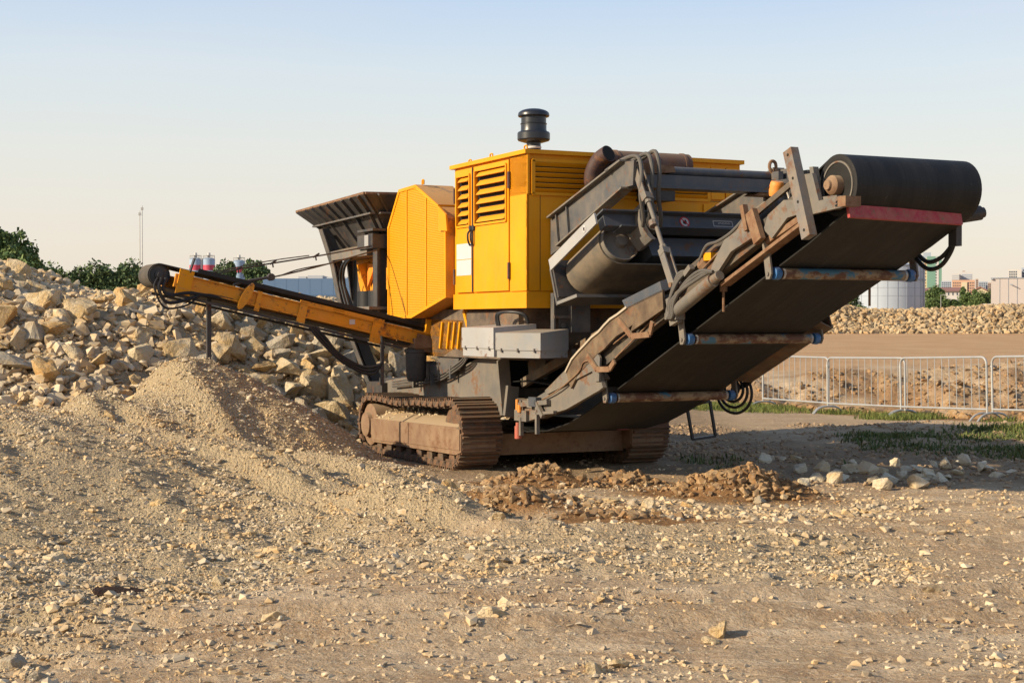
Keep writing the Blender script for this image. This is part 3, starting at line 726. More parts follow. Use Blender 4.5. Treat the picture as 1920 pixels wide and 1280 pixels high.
# whitish stones in a loose row at the right, and single stones on the foreground
heap_list = boulders; boulders = []
def put_stone(x, y, s, kind, tone, dz=0.3):
    o = put_boulder(x, y, s, kind, tone, dz=dz); o.name = 'stone'
    return o
SM = {(k): [m.copy() for m in BM[(k, 'pale')]] for k in ('block', 'slab', 'wedge')}
for k in SM:
    for m in SM[k]: m.materials.clear(); m.materials.append(STONES_W)
rb = random.Random(9)
row = []
def px_ground(px, py, z=0.0):
    """where a sight line at picture column/row meets the level z (measuring aid)"""
    Yd = (EYE - z) * 2940 / (py - 607); return ((px - 960) * Yd / 2940, Yd)
ROW = [(1510, 915), (1502, 888), (1528, 905), (1548, 902), (1572, 908), (1562, 893), (1590, 884), (1585, 905), (1612, 892), (1632, 895), (1655, 888), (1670, 902), (1648, 905), (1690, 898),
       (1700, 886), (1712, 905), (1728, 890), (1745, 896), (1752, 882), (1760, 902), (1640, 912), (1735, 908), (1600, 874), (1680, 882), (1795, 870), (1798, 892), (1780, 888), (1783, 900),
       (1842, 892), (1858, 888), (1872, 896), (1895, 893), (1470, 868), (1445, 862), (1490, 872), (1540, 885), (1720, 912), (1655, 915), (1812, 880), (1430, 875)]
for px, py in ROW:
    x, y = px_ground(px + rb.uniform(-4, 4), py + rb.uniform(-3, 3))
    k = rb.choice(('block', 'block', 'slab', 'wedge')); o = put_stone(x, y, rb.uniform(0.14, 0.24), k, 'pale'); o.data = rb.choice(SM[k])
white_row = boulders; boulders = []
def row_place(x, y): return 'in the row on dark soil' if y < 17.6 else 'behind the row on dark soil'
def relabel(items, noun, group, where, tone):
    byd = {}
    for it in items:
        o, x, y, s, k, t = it
        byd.setdefault(f"{'larger' if s > 0.185 else 'smaller'} {tone} {k if k != 'block' else 'blocky'} {noun} {where(x, y)}".replace('slab stone', 'flat stone').replace('wedge stone', 'pointed stone').replace('shard stone', 'long thin stone'), []).append(it)
    for dsc, L in byd.items():
        L.sort(key=lambda it: it[1] / it[2])
        for i, it in enumerate(L):
            it[0]['label'] = dsc if len(L) == 1 else f"{dsc}, {ORD[i] if i < len(ORD) else 'rightmost'}"
            it[0]['category'] = noun; it[0]['group'] = group
relabel(white_row, 'stone', 'whitish stones in a row on the dark soil', row_place, 'whitish')
FORE = [(845, 917, .20, 'block'), (903, 897, .12, 'block'), (890, 935, .13, 'block'), (935, 955, .13, 'block'), (990, 988, .13, 'slab'), (1108, 972, .13, 'block'), (948, 1065, .15, 'wedge'),
        (1070, 1067, .12, 'wedge'), (925, 1158, .17, 'block'), (950, 1140, .12, 'block'), (1130, 1128, .13, 'wedge'), (1330, 1138, .11, 'block'), (1383, 1135, .12, 'wedge'), (1345, 1195, .14, 'block'),
        (1335, 1206, .13, 'slab'), (515, 1167, .19, 'slab'), (600, 1160, .08, 'block'), (385, 1115, .12, 'slab'), (450, 1118, .10, 'block'), (410, 1105, .10, 'block'), (340, 1118, .08, 'wedge'),
        (205, 895, .22, 'slab'), (85, 838, .15, 'block'), (295, 985, .16, 'slab'), (100, 1050, .17, 'block'), (20, 1255, .16, 'block'), (75, 1270, .14, 'wedge'), (1750, 1102, .14, 'slab'),
        (1440, 1080, .12, 'slab'), (1185, 945, .14, 'slab'), (1215, 955, .14, 'block'), (1145, 940, .16, 'slab'), (1290, 950, .13, 'slab'), (1320, 953, .10, 'wedge'), (1425, 935, .12, 'block'),
        (860, 1000, .20, 'slab'), (815, 1020, .15, 'slab'), (905, 1035, .12, 'wedge'), (570, 880, .12, 'slab'), (470, 1010, .10, 'block'), (1160, 1250, .15, 'slab'), (1110, 1262, .11, 'block'), (700, 1135, .11, 'wedge')]
for px, py, s, k in FORE:
    x, y = px_ground(px, py)
    for _ in range(4):
        z = ground_z(x, y); x, y = px_ground(px, py, z)
    put_stone(x, y, s, k, rb.choice(('pale', 'pale', 'ochre', 'grey')), 0.14)
fore = boulders; boulders = []
o = bpy.data.objects.new('earth_lump', boulder_mesh(777, 'slab')); COL.objects.link(o); o.data.materials.append(plain('dark_matted_earth', (0.055, 0.034, 0.025), 0.95, 0.4, 18, 0.1, 0, 0.6))
o.location = (-2.53, 10.05, ground_z(-2.53, 10.05) + 0.01); o.scale = (0.36, 0.30, 0.13); o.rotation_euler = (0.05, 0.1, 0.2); o['label'] = 'dark brown lump of matted earth on the near gravel'; o['category'] = 'earth lump'
def fore_place(x, y): return 'on gravel slope' if x < -2.4 and y > 10 else 'in front gravel' if y < 11.5 else 'before the tracks'
def fore_rel(items):
    byt = {}
    for it in items: byt.setdefault(it[5], []).append(it)
    for t, L in byt.items(): relabel(L, 'stone', 'single stones lying on the foreground', fore_place, t)
fore_rel(fore)

# ------------------------------------------------------------------ the mobile rock crusher
# own frame: x across (left to right), y along (back), z up; origin under the front outer corner of the left track
CR = empty('rock_crusher', (M0[0], M0[1], 0), MA, label='yellow and grey tracked rock crusher with raised black discharge conveyor', category='rock crusher')

# ---- crawler tracks
def track_path():
    P = []
    cf = (0.44, 0.425); rf = 0.415; cb = (3.12, 0.40); r_b = 0.385
    for k in range(0, 25):
        a = R_(-90 - 180 * k / 24); P.append((cf[0] + rf * math.cos(a), cf[1] + rf * math.sin(a)))
    for k in range(1, 12):
        t = k / 12; P.append((cf[0] + (cb[0] - cf[0]) * t, (cf[1] + rf) * (1 - t) + (cb[1] + r_b) * t - 0.035 * math.sin(math.pi * t) - 0.012 * math.sin(4 * math.pi * t)))
    for k in range(0, 25):
        a = R_(90 - 180 * k / 24); P.append((cb[0] + r_b * math.cos(a), cb[1] + r_b * math.sin(a)))
    return P
TP = track_path()
seg = [math.dist(TP[i], TP[(i + 1) % len(TP)]) for i in range(len(TP))]; per = sum(seg)
NS = 42
def path_at(d):
    d %= per; i = 0
    while d > seg[i]: d -= seg[i]; i = (i + 1) % len(TP)
    p = TP[i]; q = TP[(i + 1) % len(TP)]; t = d / seg[i]
    return p[0] + (q[0] - p[0]) * t, p[1] + (q[1] - p[1]) * t
sm = MB(); pitch = per / NS
sm.box(0, 0.5, -pitch * 0.46, pitch * 0.46, 0, 0.022)
for k, hh in ((-0.36, 0.030), (0.0, 0.022), (0.36, 0.030)): sm.box(0, 0.5, pitch * (k - 0.065), pitch * (k + 0.065), 0.022, 0.022 + hh)
sm.box(0.06, 0.10, -pitch * 0.5, pitch * 0.5, -0.06, 0); sm.box(0.34, 0.38, -pitch * 0.5, pitch * 0.5, -0.06, 0)
sm.prism([(-pitch * 0.47, 0), (-pitch * 0.30, -0.042), (pitch * 0.30, -0.042), (pitch * 0.47, 0)], 'x', -0.004, 0.03)
SHOE = sm.mesh('track_shoe'); SHOE.materials.append(TRACK)
for side in (0, 1):
    x0 = 0.0 if side == 0 else 2.24
    f = MB()
    f.prism([(0.05, 0.24), (0.20, 0.20), (2.90, 0.17), (2.99, 0.30), (2.99, 0.47), (0.20, 0.515), (0.05, 0.44)], 'x', x0 - 0.015, x0 + 0.42)
    f.prism([(0.07, 0.26), (1.62, 0.235), (1.62, 0.485), (0.07, 0.50)], 'x', x0 - 0.027, x0 - 0.012)
    f.prism([(1.64, 0.235), (2.86, 0.195), (2.93, 0.31), (2.93, 0.462), (1.64, 0.485)], 'x', x0 - 0.027, x0 - 0.012)
    cr = part('crawler_track', f, FRAME, CR)
    for k in range(NS):
        d = k * pitch; y, z = path_at(d); y2, z2 = path_at(d + 0.02); y1, z1 = path_at(d - 0.02)
        t = Vector((0, y2 - y1, z2 - z1)).normalized(); n = Vector((0, t.z, -t.y))
        if n.dot(Vector((0, y - 1.78, z - 0.41))) < 0: n = -n
        o = link('track_shoe', SHOE, None, cr)
        M = Matrix((Vector((1, 0, 0)), n.cross(Vector((1, 0, 0))), n)).transposed().to_4x4()
        M.translation = Vector((x0, y, z)) + n * (-0.045); o.matrix_local = M
    for k in range(8):
        y = 0.42 + k * 0.335; r = MB(); r.lathe((x0 + 0.02, y, 0.125), (1, 0, 0), [(0.05, 0), (0.085, 0.01), (0.085, 0.07), (0.065, 0.08), (0.065, 0.32), (0.085, 0.33), (0.085, 0.40)], 14)
        part('track_roller', r, TRACK, cr)
    hub = MB(); hub.lathe((x0 - 0.06, 3.10, 0.385), (1, 0, 0), [(0.10, 0), (0.155, 0.015), (0.16, 0.07), (0.27, 0.09), (0.27, 0.42)], 22)
    part('drive_sprocket', hub, FRAME, cr)
    idl = MB(); idl.lathe((x0 + 0.07, 0.44, 0.425), (1, 0, 0), [(0.08, 0), (0.33, 0.02), (0.33, 0.30), (0.08, 0.32)], 24)
    part('idler_wheel', idl, TRACK, cr)
ax = MB(); ax.box(0.51, 2.23, 0.28, 0.62, 0.17, 0.415); ax.box(0.51, 2.23, 2.4, 2.8, 0.17, 0.415); part('axle_beam', ax, FRAME, CR)

# ---- chassis
ch = MB()
poly = [(4.25, 0.70), (3.73, 0.93), (1.29, 1.15), (0.70, 1.30), (0.14, 1.31), (0.12, 1.18), (-0.10, 0.70), (0.25, 0.60), (1.1, 0.58), (4.2, 0.55)]
ch.prism(poly, 'x', 0.50, 0.57); ch.prism(poly, 'x', 2.17, 2.24)
part('chassis_plate', ch, LGREY, CR)
c2 = MB(); c2.box(0.57, 2.17, 0.2, 4.2, 0.62, 0.95); c2.box(0.42, 2.3, 3.7, 4.3, 0.55, 0.90)
part('chassis_floor', c2, DGREY, CR)
m = MB(); m.box(0.575, 2.165, 1.4, 1.5, 0.952, 1.298); part('dark_gap_plate', m, DGREY, CR)  # added dark plate, stands in for shade in the gap under the deck
c3 = MB(); c3.box(0.36, 2.40, -0.85, 2.75, 1.30, 1.876); c3.box(0.30, 0.36, -0.80, 0.6, 1.50, 1.84)
m = MB(); m.box(2.405, 2.90, -1.12, 0.6, 1.32, 1.862); part('dark_gap_box', m, DGREY, CR)  # added dark box, keeps bright sky out of the gap under the housing
part('sub_frame', c3, painted('grimy_frame', (0.07, 0.055, 0.048), 0.35, 0.2, 0.7), CR)
c4 = MB(); c4.prism([(0.36, 1.28), (0.50, 1.32), (0.56, 0.62), (0.42, 0.66)], 'y', -0.135, -0.10); c4.prism([(0.42, 0.66), (0.56, 0.62), (0.60, 0.98), (0.46, 1.0)], 'y', -0.20, -0.14)
part('front_gusset', c4, LGREY, CR)
c5 = MB()
c5.prism([(1.10, 1.14), (2.28, 1.02), (2.28, 1.20), (1.72, 1.24), (1.40, 1.40), (1.05, 1.32)], 'x', 0.40, 0.44); c5.box(0.40, 0.62, 1.62, 2.28, 1.19, 1.225)
c5.box(0.395, 0.55, 1.66, 1.70, 1.0, 1.22); c5.box(0.395, 0.55, 1.98, 2.02, 1.0, 1.2)
part('side_bracket', c5, GREY, CR)
for k, dz in enumerate((0, -0.035, -0.07)):
    p = MB(); p.tube([(0.44, 3.35, 0.93 + dz), (0.43, 2.6, 0.99 + dz), (0.42, 1.75, 1.06 + dz), (0.40, 1.3, 1.16 + dz), (0.38, 0.92, 1.27 + dz), (0.37, 0.75, 1.36 + dz)], 0.013, 6, 5)
    part('hydraulic_pipe', p, HOSEG if k else GREY, CR)
for y, z in ((2.5, 0.98), (1.9, 1.03), (1.3, 1.13)):
    p = MB(); p.box(0.385, 0.46, y - 0.02, y + 0.02, z - 0.10, z + 0.06); part('pipe_clamp', p, GREY, CR)
p = MB(); p.lathe((0.22, 1.98, 0.98), (0, 0, 1), [(0.10, 0), (0.125, 0.06), (0.135, 0.36), (0.15, 0.365), (0.15, 0.40), (0.05, 0.44)], 20); part('oil_drum', p, DGREY, CR)
# yellow ribbed plate below the guard
p = MB(); p.prism([(0.82, 1.74), (1.86, 1.76), (2.02, 1.30), (1.45, 1.30), (1.05, 1.42), (0.82, 1.36)], 'x', 0.36, 0.40)
yp = part('ribbed_plate', p, YELW, CR)
for y0, y1 in ((0.88, 0.96), (1.04, 1.12), (1.2, 1.28), (1.42, 1.5)):
    p = MB(); p.bar((0.345, y0, 1.72), (0.345, y1, 1.40), 0.035, 0.03, (1, 0, 0)); part('rib', p, YEL, yp)
p = MB(); p.bar((0.33, 1.83, 1.76), (0.33, 1.98, 1.33), 0.05, 0.06, (1, 0, 0)); part('rib', p, YEL, yp)
p = MB(); p.bar((0.33, 0.72, 1.86), (0.33, 0.60, 1.66), 0.05, 0.05, (1, 0, 0)); part('rib', p, YEL, yp)

# ---- engine housing
XS, XE, YF, YB, Z0, Z1 = 0.20, 2.93, -1.20, 0.78, 1.87, 3.52
b = MB(); b.box(XS + 0.03, XE - 0.0, YF + 0.02, YB, Z0 + 0.01, Z1)
EH = part('engine_housing', b, YEL, CR)
b = MB(); b.box(XS - 0.03, XE + 0.03, YF - 0.03, YB + 0.03, Z1, Z1 + 0.045); part('roof_lip', b, YEL, EH)
b = MB(); b.box(XS, XE, YF, YF + 0.03, Z0, 2.045); b.box(XS, XS + 0.035, YF + 0.03, YB - 0.02, Z0, 2.045); part('bottom_skirt', b, YEL, EH)
b = MB(); b.box(XS + 0.005, XS + 0.03, YF, -0.78, 2.055, Z1); b.box(XS + 0.005, XE, YF, YF + 0.02, 2.055, 3.085); part('corner_panel', b, YEL, EH)
b = MB(); b.box(XS + 0.005, XS + 0.03, YF - 0.012, -0.78, 3.09, Z1 - 0.003); part('corner_panel', b, YEL, EH)
def louvre_door(ya, yb, zl0, zl1, n, name):
    """door lying in the left side (x = XS), y from ya (back) to yb (front)"""
    x = XS - 0.005; m = MB(); z0, z1 = 2.065, 3.495; wy = 0.045
    m.box(x, x + 0.034, yb, ya, z0, zl0)                             # lower panel
    m.box(x, x + 0.034, yb, ya, zl1, z1); m.box(x, x + 0.034, ya - wy, ya, zl0, zl1); m.box(x, x + 0.034, yb, yb + wy, zl0, zl1)
    D = part(name, m, YEL, EH)
    m = MB()
    for q in ((yb + wy - 0.012, yb + wy + 0.012), (ya - wy - 0.012, ya - wy + 0.012)): m.box(x - 0.018, x + 0.01, q[0], q[1], zl0, zl1)
    m.box(x - 0.018, x + 0.01, yb + wy, ya - wy, zl0 - 0.012, zl0 + 0.012); m.box(x - 0.018, x + 0.01, yb + wy, ya - wy, zl1 - 0.012, zl1 + 0.012)
    part('louvre_frame', m, YEL, D)
    m = MB(); m.box(x + 0.0345, x + 0.037, yb + wy, ya - wy, zl0, zl1); part('louvre_back', m, VOID, D)
    st = (zl1 - zl0) / n
    for k in range(n):
        zc = zl0 + st * (k + 0.5); e = 0.05; a0, a1 = yb + wy + 0.02, ya - wy - 0.02
        m = MB()
        m.hull([(x + 0.028, a0, zc + st * 0.36), (x + 0.028, a1 - e, zc + st * 0.36), (x + 0.028, a1, zc + 0.02), (x + 0.028, a1 - e, zc - st * 0.22), (x + 0.028, a0, zc - st * 0.22)],
               [(x - 0.012, a0 + 0.01, zc - st * 0.02), (x - 0.012, a1 - e, zc - st * 0.02), (x - 0.012, a1 - 0.02, zc - 0.02), (x - 0.030, a1 - e, zc - st * 0.26), (x - 0.030, a0 + 0.01, zc - st * 0.26)])
        part('louvre_slat', m, YEL, D)
    return D
DA = louvre_door(0.685, 0.215, 2.83, 3.42, 6, 'door')
DB = louvre_door(0.165, -0.765, 2.83, 3.45, 6, 'door')
for y in (0.225, 0.145):
    m = MB(); m.tube([(XS - 0.01, y, 2.78), (XS - 0.05, y, 2.74), (XS - 0.05, y, 2.66), (XS - 0.02, y + 0.01, 2.60)], 0.012, 6, 4); m.cyl((XS - 0.006, y, 2.80), (XS - 0.03, y, 2.80), 0.03, 10)
    part('door_handle', m, BLACK, EH)
for y, z in ((-0.785, 3.27), (-0.785, 2.28), (0.70, 2.25), (0.70, 3.2)):
    m = MB(); m.cyl((XS - 0.012, y, z - 0.09), (XS - 0.012, y, z + 0.09), 0.017, 8); part('hinge', m, RUSTPIPE, EH)
m = MB(); m.cyl((XS - 0.009, 0.19, 2.07), (XS - 0.009, 0.19, 3.49), 0.009, 6); part('lock_rod', m, DGREY, EH)
m = MB(); m.box(XS - 0.009, XS - 0.0055, 0.225, 0.645, 2.45, 2.63); part('notice_sign', m, WHITE, DA)
m = MB(); m.box(XS - 0.009, XS - 0.0055, 0.225, 0.645, 2.262, 2.442); part('notice_sign', m, WHITE, DA)
# front face: wide louvre, small panels
m = MB(); fx0, fx1, fz0, fz1 = 0.265, 2.50, 3.09, 3.455
m.box(fx0, fx1, YF - 0.022, YF + 0.02, fz1 - 0.02, fz1 + 0.012); m.box(fx0, fx1, YF - 0.022, YF + 0.02, fz0 - 0.012, fz0 + 0.02)
m.box(fx0 - 0.012, fx0 + 0.03, YF - 0.022, YF + 0.02, fz0, fz1); m.box(fx1 - 0.03, fx1 + 0.012, YF - 0.022, YF + 0.02, fz0, fz1)
FL = part('front_louvre', m, YEL, EH)
m = MB(); m.box(fx0, fx1, YF + 0.012, YF + 0.018, fz0, fz1); part('louvre_back', m, VOID, FL)
nf = 6; st = (fz1 - fz0 - 0.03) / nf
for k in range(nf):
    zc = fz0 + 0.015 + st * (k + 0.5); m = MB()
    m.bar((fx0 + 0.02, YF - 0.004, zc), (fx1 - 0.02, YF - 0.004, zc), 0.050, 0.008, (0, 0.75, 0.66)); part('louvre_slat', m, YEL, FL)
for x0, x1 in ((2.53, 2.71), (2.73, 2.90)):
    m = MB(); m.box(x0, x1, YF - 0.006, YF + 0.02, 3.11, 3.47); part('access_panel', m, YEL, EH)
m = MB(); m.box(2.42, 2.85, YF - 0.02, YF - 0.0005, 2.62, 3.05); m.box(2.47, 2.80, YF - 0.024, YF - 0.0205, 2.94, 3.0); part('access_panel', m, YEL, EH)
m = MB(); m.box(2.50, 2.78, YF - 0.028, YF - 0.0245, 2.95, 2.99); part('panel_slot', m, VOID, EH)
m = MB(); m.box(0.235, XE, YF - 0.004, YF + 0.0, 3.082, 3.088); m.box(0.36, 0.366, YF - 0.003, YF, 2.06, 3.08); part('panel_seam', m, painted('dark_brown_seam', (0.10, 0.045, 0.004), 0, 0), EH)  # dark brown joint lines between the front panels
for y, x in ((0.5, 0.3), (-0.2, 0.25), (-1.1, 0.24)):
    m = MB(); m.tube([(x, y - 0.03, Z1 + 0.04), (x, y - 0.03, Z1 + 0.09), (x, y + 0.03, Z1 + 0.09), (x, y + 0.03, Z1 + 0.04)], 0.009, 6, 3); part('lifting_eye', m, YEL, EH)

# ---- air intake on the roof
ix, iy, iz = 0.395, -0.98, Z1 + 0.045
m = MB(); m.lathe((ix, iy, iz), (0, 0, 1), [(0.09, 0), (0.085, 0.02), (0.078, 0.03), (0.078, 0.10), (0.10, 0.11)], 24); AI = part('air_intake', m, BLACK, CR)
m = MB(); m.lathe((ix, iy, iz + 0.035), (0, 0, 1), [(0.08, 0), (0.084, 0.003), (0.084, 0.022), (0.08, 0.025)], 24); part('clamp_band', m, WHITE, AI)
m = MB(); m.lathe((ix, iy, iz + 0.10), (0, 0, 1), [(0.10, 0), (0.168, 0.02), (0.178, 0.035), (0.178, 0.10), (0.168, 0.115), (0.150, 0.12)], 28); part('dust_bowl', m, BLACK, AI)
m = MB(); m.lathe((ix, iy, iz + 0.22), (0, 0, 1), [(0.146, 0), (0.140, 0.02), (0.140, 0.075), (0.145, 0.08), (0.145, 0.088), (0.137, 0.093), (0.137, 0.18)], 28); part('body', m, BLACK, AI)
m = MB()
prof = [(0.137, 0.155), (0.165, 0.145), (0.172, 0.155), (0.17, 0.175)] + [(0.17 * math.cos(R_(a)), 0.175 + 0.06 * math.sin(R_(a))) for a in (15, 30, 45, 60, 75, 86)]
m.lathe((ix, iy, iz + 0.235), (0, 0, 1), prof, 28); part('rain_cap', m, BLACK, AI)

# ---- exhaust
m = MB(); m.cyl((1.04, -1.50, 3.43), (2.02, -1.50, 3.43), 0.135, 24)
for x in (1.09, 1.55, 1.93): m.cyl((x, -1.50, 3.43), (x + 0.03, -1.50, 3.43), 0.142, 24)
EX = part('exhaust_silencer', m, painted('dark_rusty_silencer', (0.10, 0.050, 0.040), 0.16, 0.3, 0.7, 2), CR)
m = MB(); P = [(0.98, -1.42, 3.13), (0.90, -1.44, 3.16), (0.86, -1.46, 3.24), (0.86, -1.50, 3.35), (0.89, -1.58, 3.45), (0.925, -1.70, 3.505)]
m.tube(P, 0.092, 20, 5); part('exhaust_elbow', m, RUSTPIPE, EX)
d = (Vector(P[-1]) - Vector(P[-2])).normalized(); e = Vector(P[-1])
m = MB(); m.cyl(e + d * 0.001, e + d * 0.004, 0.082, 20); part('exhaust_bore', m, VOID, EX)
m = MB(); m.tube([(1.04, -1.48, 3.44), (1.00, -1.46, 3.3), (1.0, -1.42, 3.13)], 0.06, 12, 4); part('exhaust_link', m, RUSTPIPE, EX)
m = MB(); m.box(1.2, 1.9, -1.52, -1.20, 3.20, 3.30); m.box(1.55, 1.9, -1.45, -1.2, 3.05, 3.3); part('silencer_bracket', m, DGREY, EX)

# ---- flywheel guard (perforated)
GP = [(2.70, 1.78), (2.70, 2.94), (2.31, 3.40), (1.75, 3.42), (0.93, 3.08), (0.80, 2.95), (0.79, 2.01), (1.89, 1.77)]
gx0, gx1 = 0.12, 0.62
m = MB(); m.prism(GP, 'x', gx0 + 0.012, gx1); FG = part('flywheel_guard', m, painted('dusty_yellow_paint', (0.72, 0.29, 0.006), 0.25, 0.05, 0.55), CR)
cy_, cz_ = 1.75, 2.55
def shrink(p, k): return (cy_ + (p[0] - cy_) * k, cz_ + (p[1] - cz_) * k)
cuts = [0.80, 1.42, 2.05, 2.70]
def zspan(y):
    zs = []
    for i in range(len(GP)):
        (y0, z0), (y1, z1) = GP[i], GP[(i + 1) % len(GP)]
        if min(y0, y1) - 1e-6 <= y <= max(y0, y1) + 1e-6 and abs(y1 - y0) > 1e-6: zs.append(z0 + (z1 - z0) * (y - y0) / (y1 - y0))
    return min(zs), max(zs)
for i in range(3):
    a, b2 = cuts[i] + 0.025, cuts[i + 1] - 0.025
    ys = sorted({a, b2} | {p[0] for p in GP if a < p[0] < b2})
    lo = [(y, zspan(y)[0] + 0.03) for y in ys]; hi = [(y, zspan(y)[1] - 0.035) for y in ys]
    m = MB(); m.prism(lo + hi[::-1], 'x', gx0 + 0.004, gx0 + 0.0115); part('perforated_panel', m, MESHY, FG)
m = MB(); n = len(GP)
for i in range(n):
    p, q = GP[i], GP[(i + 1) % n]; pi, qi = shrink(p, 0.955), shrink(q, 0.955)
    m.prism([p, q, qi, pi], 'x', gx0 - 0.006, gx0 + 0.012)
part('guard_rim', m, YEL, FG)
for y in cuts[1:3]:
    z0, z1 = zspan(y); m = MB(); m.box(gx0 - 0.004, gx0 + 0.0115, y - 0.018, y + 0.018, z0 + 0.02, z1 - 0.02); part('guard_rib', m, YEL, FG)
m = MB(); m.prism([(0.98, 3.11), (0.74, 2.99), (0.70, 2.79), (0.96, 2.81)], 'x', gx0 - 0.03, gx0 - 0.008); m.bar((gx0 - 0.03, 0.98, 3.11), (0.5, 0.98, 3.11), 0.03, 0.02); part('guard_gutter', m, YEL, FG)
m = MB(); m.tube([(0.2, 1.72, 3.42), (0.2, 1.72, 3.47), (0.2, 1.68, 3.47), (0.2, 1.68, 3.42)], 0.012, 6, 3); part('lifting_eye', m, YEL, FG)
m = MB(); m.box(0.62, 2.2, 0.85, 2.6, 1.86, 3.0); part('crusher_cover', m, YELW, CR)

# ---- feed hopper
m = MB(); T = [(-0.22, 2.62, 3.37), (-0.26, 5.30, 3.30), (3.0, 5.30, 3.30), (3.0, 2.62, 3.42)]
Mi = [(0.02, 2.80, 3.13), (0.00, 5.10, 3.08), (2.72, 5.10, 3.08), (2.72, 2.80, 3.16)]
Lo = [(0.38, 3.05, 2.62), (0.38, 4.85, 2.62), (2.3, 4.85, 2.62), (2.3, 3.05, 2.62)]
def wall(m, a, b, c, d, th=0.03):
    a, b, c, d = map(Vector, (a, b, c, d)); n = (b - a).cross(d - a).normalized() * th
    m.hull([a, b, c, d], [a + n, b + n, c + n, d + n])
HP = None
for i in range(4):
    j = (i + 1) % 4
    m = MB(); wall(m, T[i], T[j], Mi[j], Mi[i]); wall(m, Mi[i], Mi[j], Lo[j], Lo[i])
    if HP is None: HP = part('feed_hopper', m, DGREY, CR)
    else: part('hopper_wall', m, DGREY, HP)
m = MB()
for i in (0, 3, 1):
    j = (i + 1) % 4; m.bar(T[i], T[j], 0.05, 0.03)
part('hopper_rim', m, RUST, HP)
m = MB()
for i in (0, 3):
    j = (i + 1) % 4; a = Vector(Mi[i]); c = Vector(Mi[j]); o = Vector((-0.05, 0, 0)) if i == 0 else Vector((0, -0.05, 0)); m.bar(a + o, c + o, 0.11, 0.022)
part('hopper_flange', m, GREY, HP)
for k in range(9):
    t = (k + 0.5) / 9; a = Vector(T[0]).lerp(Vector(T[1]), t); b2 = Vector(Mi[0]).lerp(Vector(Mi[1]), t); c = Vector(Lo[0]).lerp(Vector(Lo[1]), t)
    m = MB(); o = Vector((-0.03, 0, -0.012)); m.bar(a + o, b2 + o, 0.02, 0.075, (1, 0, 0.5)); part('hopper_rib', m, DGREY, HP)
    if k % 2 == 0:
        m = MB(); m.bar(b2 + o, c + o, 0.02, 0.075, (1, 0, 0.5)); part('hopper_rib', m, DGREY, HP)
for k in range(3):
    t = (k + 0.3) / 3; a = Vector(T[3]).lerp(Vector(T[0]), 1 - t * 0.5); b2 = Vector(Mi[3]).lerp(Vector(Mi[0]), 1 - t * 0.5)
    m = MB(); o = Vector((0, -0.04, -0.01)); m.bar(a + o, b2 + o, 0.02, 0.07, (0, 1, 0.5)); part('hopper_rib', m, DGREY, HP)
# bent support legs of the hopper
LEG = [(-0.11, 3.02), (0.04, 3.04), (0.20, 2.66), (0.29, 2.05), (0.40, 1.70), (0.76, 0.86), (0.62, 0.80), (0.27, 1.66), (0.15, 2.05), (0.06, 2.5)]
m = MB(); m.prism(LEG, 'y', 4.70, 4.74); m.prism([(p[0] + 0.03, p[1]) for p in LEG[5:]] + [(p[0] + 0.01, p[1]) for p in LEG[:1]], 'y', 4.60, 4.70)
HL = part('hopper_leg', m, BLUEG, CR)
m = MB(); L1 = [(-0.12, 3.02), (0.055, 2.5), (0.145, 2.05), (0.265, 1.66), (0.61, 0.80)]
for (xa, za), (xb, zb) in zip(L1, L1[1:]): m.bar((xa, 4.66, za), (xb, 4.66, zb), 0.16, 0.02, (1, 0, 0))
part('leg_flange', m, GREY, HL)
m = MB(); m.prism([(0.28, 2.66), (0.60, 2.66), (0.72, 1.7), (0.52, 1.7), (0.36, 2.05)], 'y', 4.74, 4.78); part('leg_web', m, DGREY, HL)
m = MB(); m.box(0.38, 2.3, 2.75, 4.85, 1.85, 2.62); part('jaw_box', m, DGREY, CR)
m = MB(); m.prism([(3.2, 2.70), (4.25, 2.72), (4.45, 2.62), (4.35, 2.3), (4.25, 2.12), (3.2, 2.16)], 'x', 0.32, 0.37); JP = part('jaw_side_plate', m, YELW, CR)
m = MB(); m.hull([(0.31, 3.88, 2.55), (0.31, 3.93, 2.55), (0.31, 3.95, 2.12), (0.31, 3.90, 2.12)], [(0.14, 3.88, 2.5), (0.14, 3.93, 2.5), (0.28, 3.95, 2.12), (0.28, 3.90, 2.12)]); part('rib', m, YELW, JP)
m = MB(); m.hull([(0.31, 3.86, 2.52), (0.31, 3.56, 2.5), (0.31, 3.86, 2.2)], [(0.27, 3.86, 2.52), (0.27, 3.56, 2.5), (0.27, 3.86, 2.2)]); part('gusset', m, ORANGE, JP)
m = MB(); m.cyl((0.25, 3.75, 1.93), (0.25, 3.75, 2.14), 0.16, 18); m.cyl((0.23, 3.35, 1.93), (0.23, 3.35, 2.14), 0.13, 18); part('rubber_buffer', m, RUBBER, CR)
m = MB(); m.box(0.03, 0.16, 2.86, 2.94, 1.70, 2.80); m.box(0.02, 0.05, 2.82, 2.98, 1.70, 2.80); part('frame_post', m, DGREY, CR)
m = MB(); m.box(-0.10, 0.4, 2.80, 4.35, 1.885, 1.925); part('service_shelf', m, LGREY, CR)
m = MB(); m.bar((0.05, 2.98, 1.80), (0.05, 4.2, 1.80), 0.10, 0.15); part('shelf_beam', m, GREY, CR)
m = MB(); m.hull([(-0.02, 3.1, 2.72), (-0.02, 4.55, 2.70), (-0.02, 4.50, 2.58), (-0.02, 3.1, 2.60)], [(0.3, 3.1, 2.80), (0.3, 4.55, 2.78), (0.3, 4.5, 2.58), (0.3, 3.1, 2.60)]); part('grizzly_beam', m, LGREY, CR)
m = MB(); m.box(-0.06, 0.3, 2.78, 3.35, 2.68, 2.86); m.box(-0.08, 0.1, 2.72, 3.3, 2.90, 2.93); part('vibrator_bracket', m, DGREY, CR)
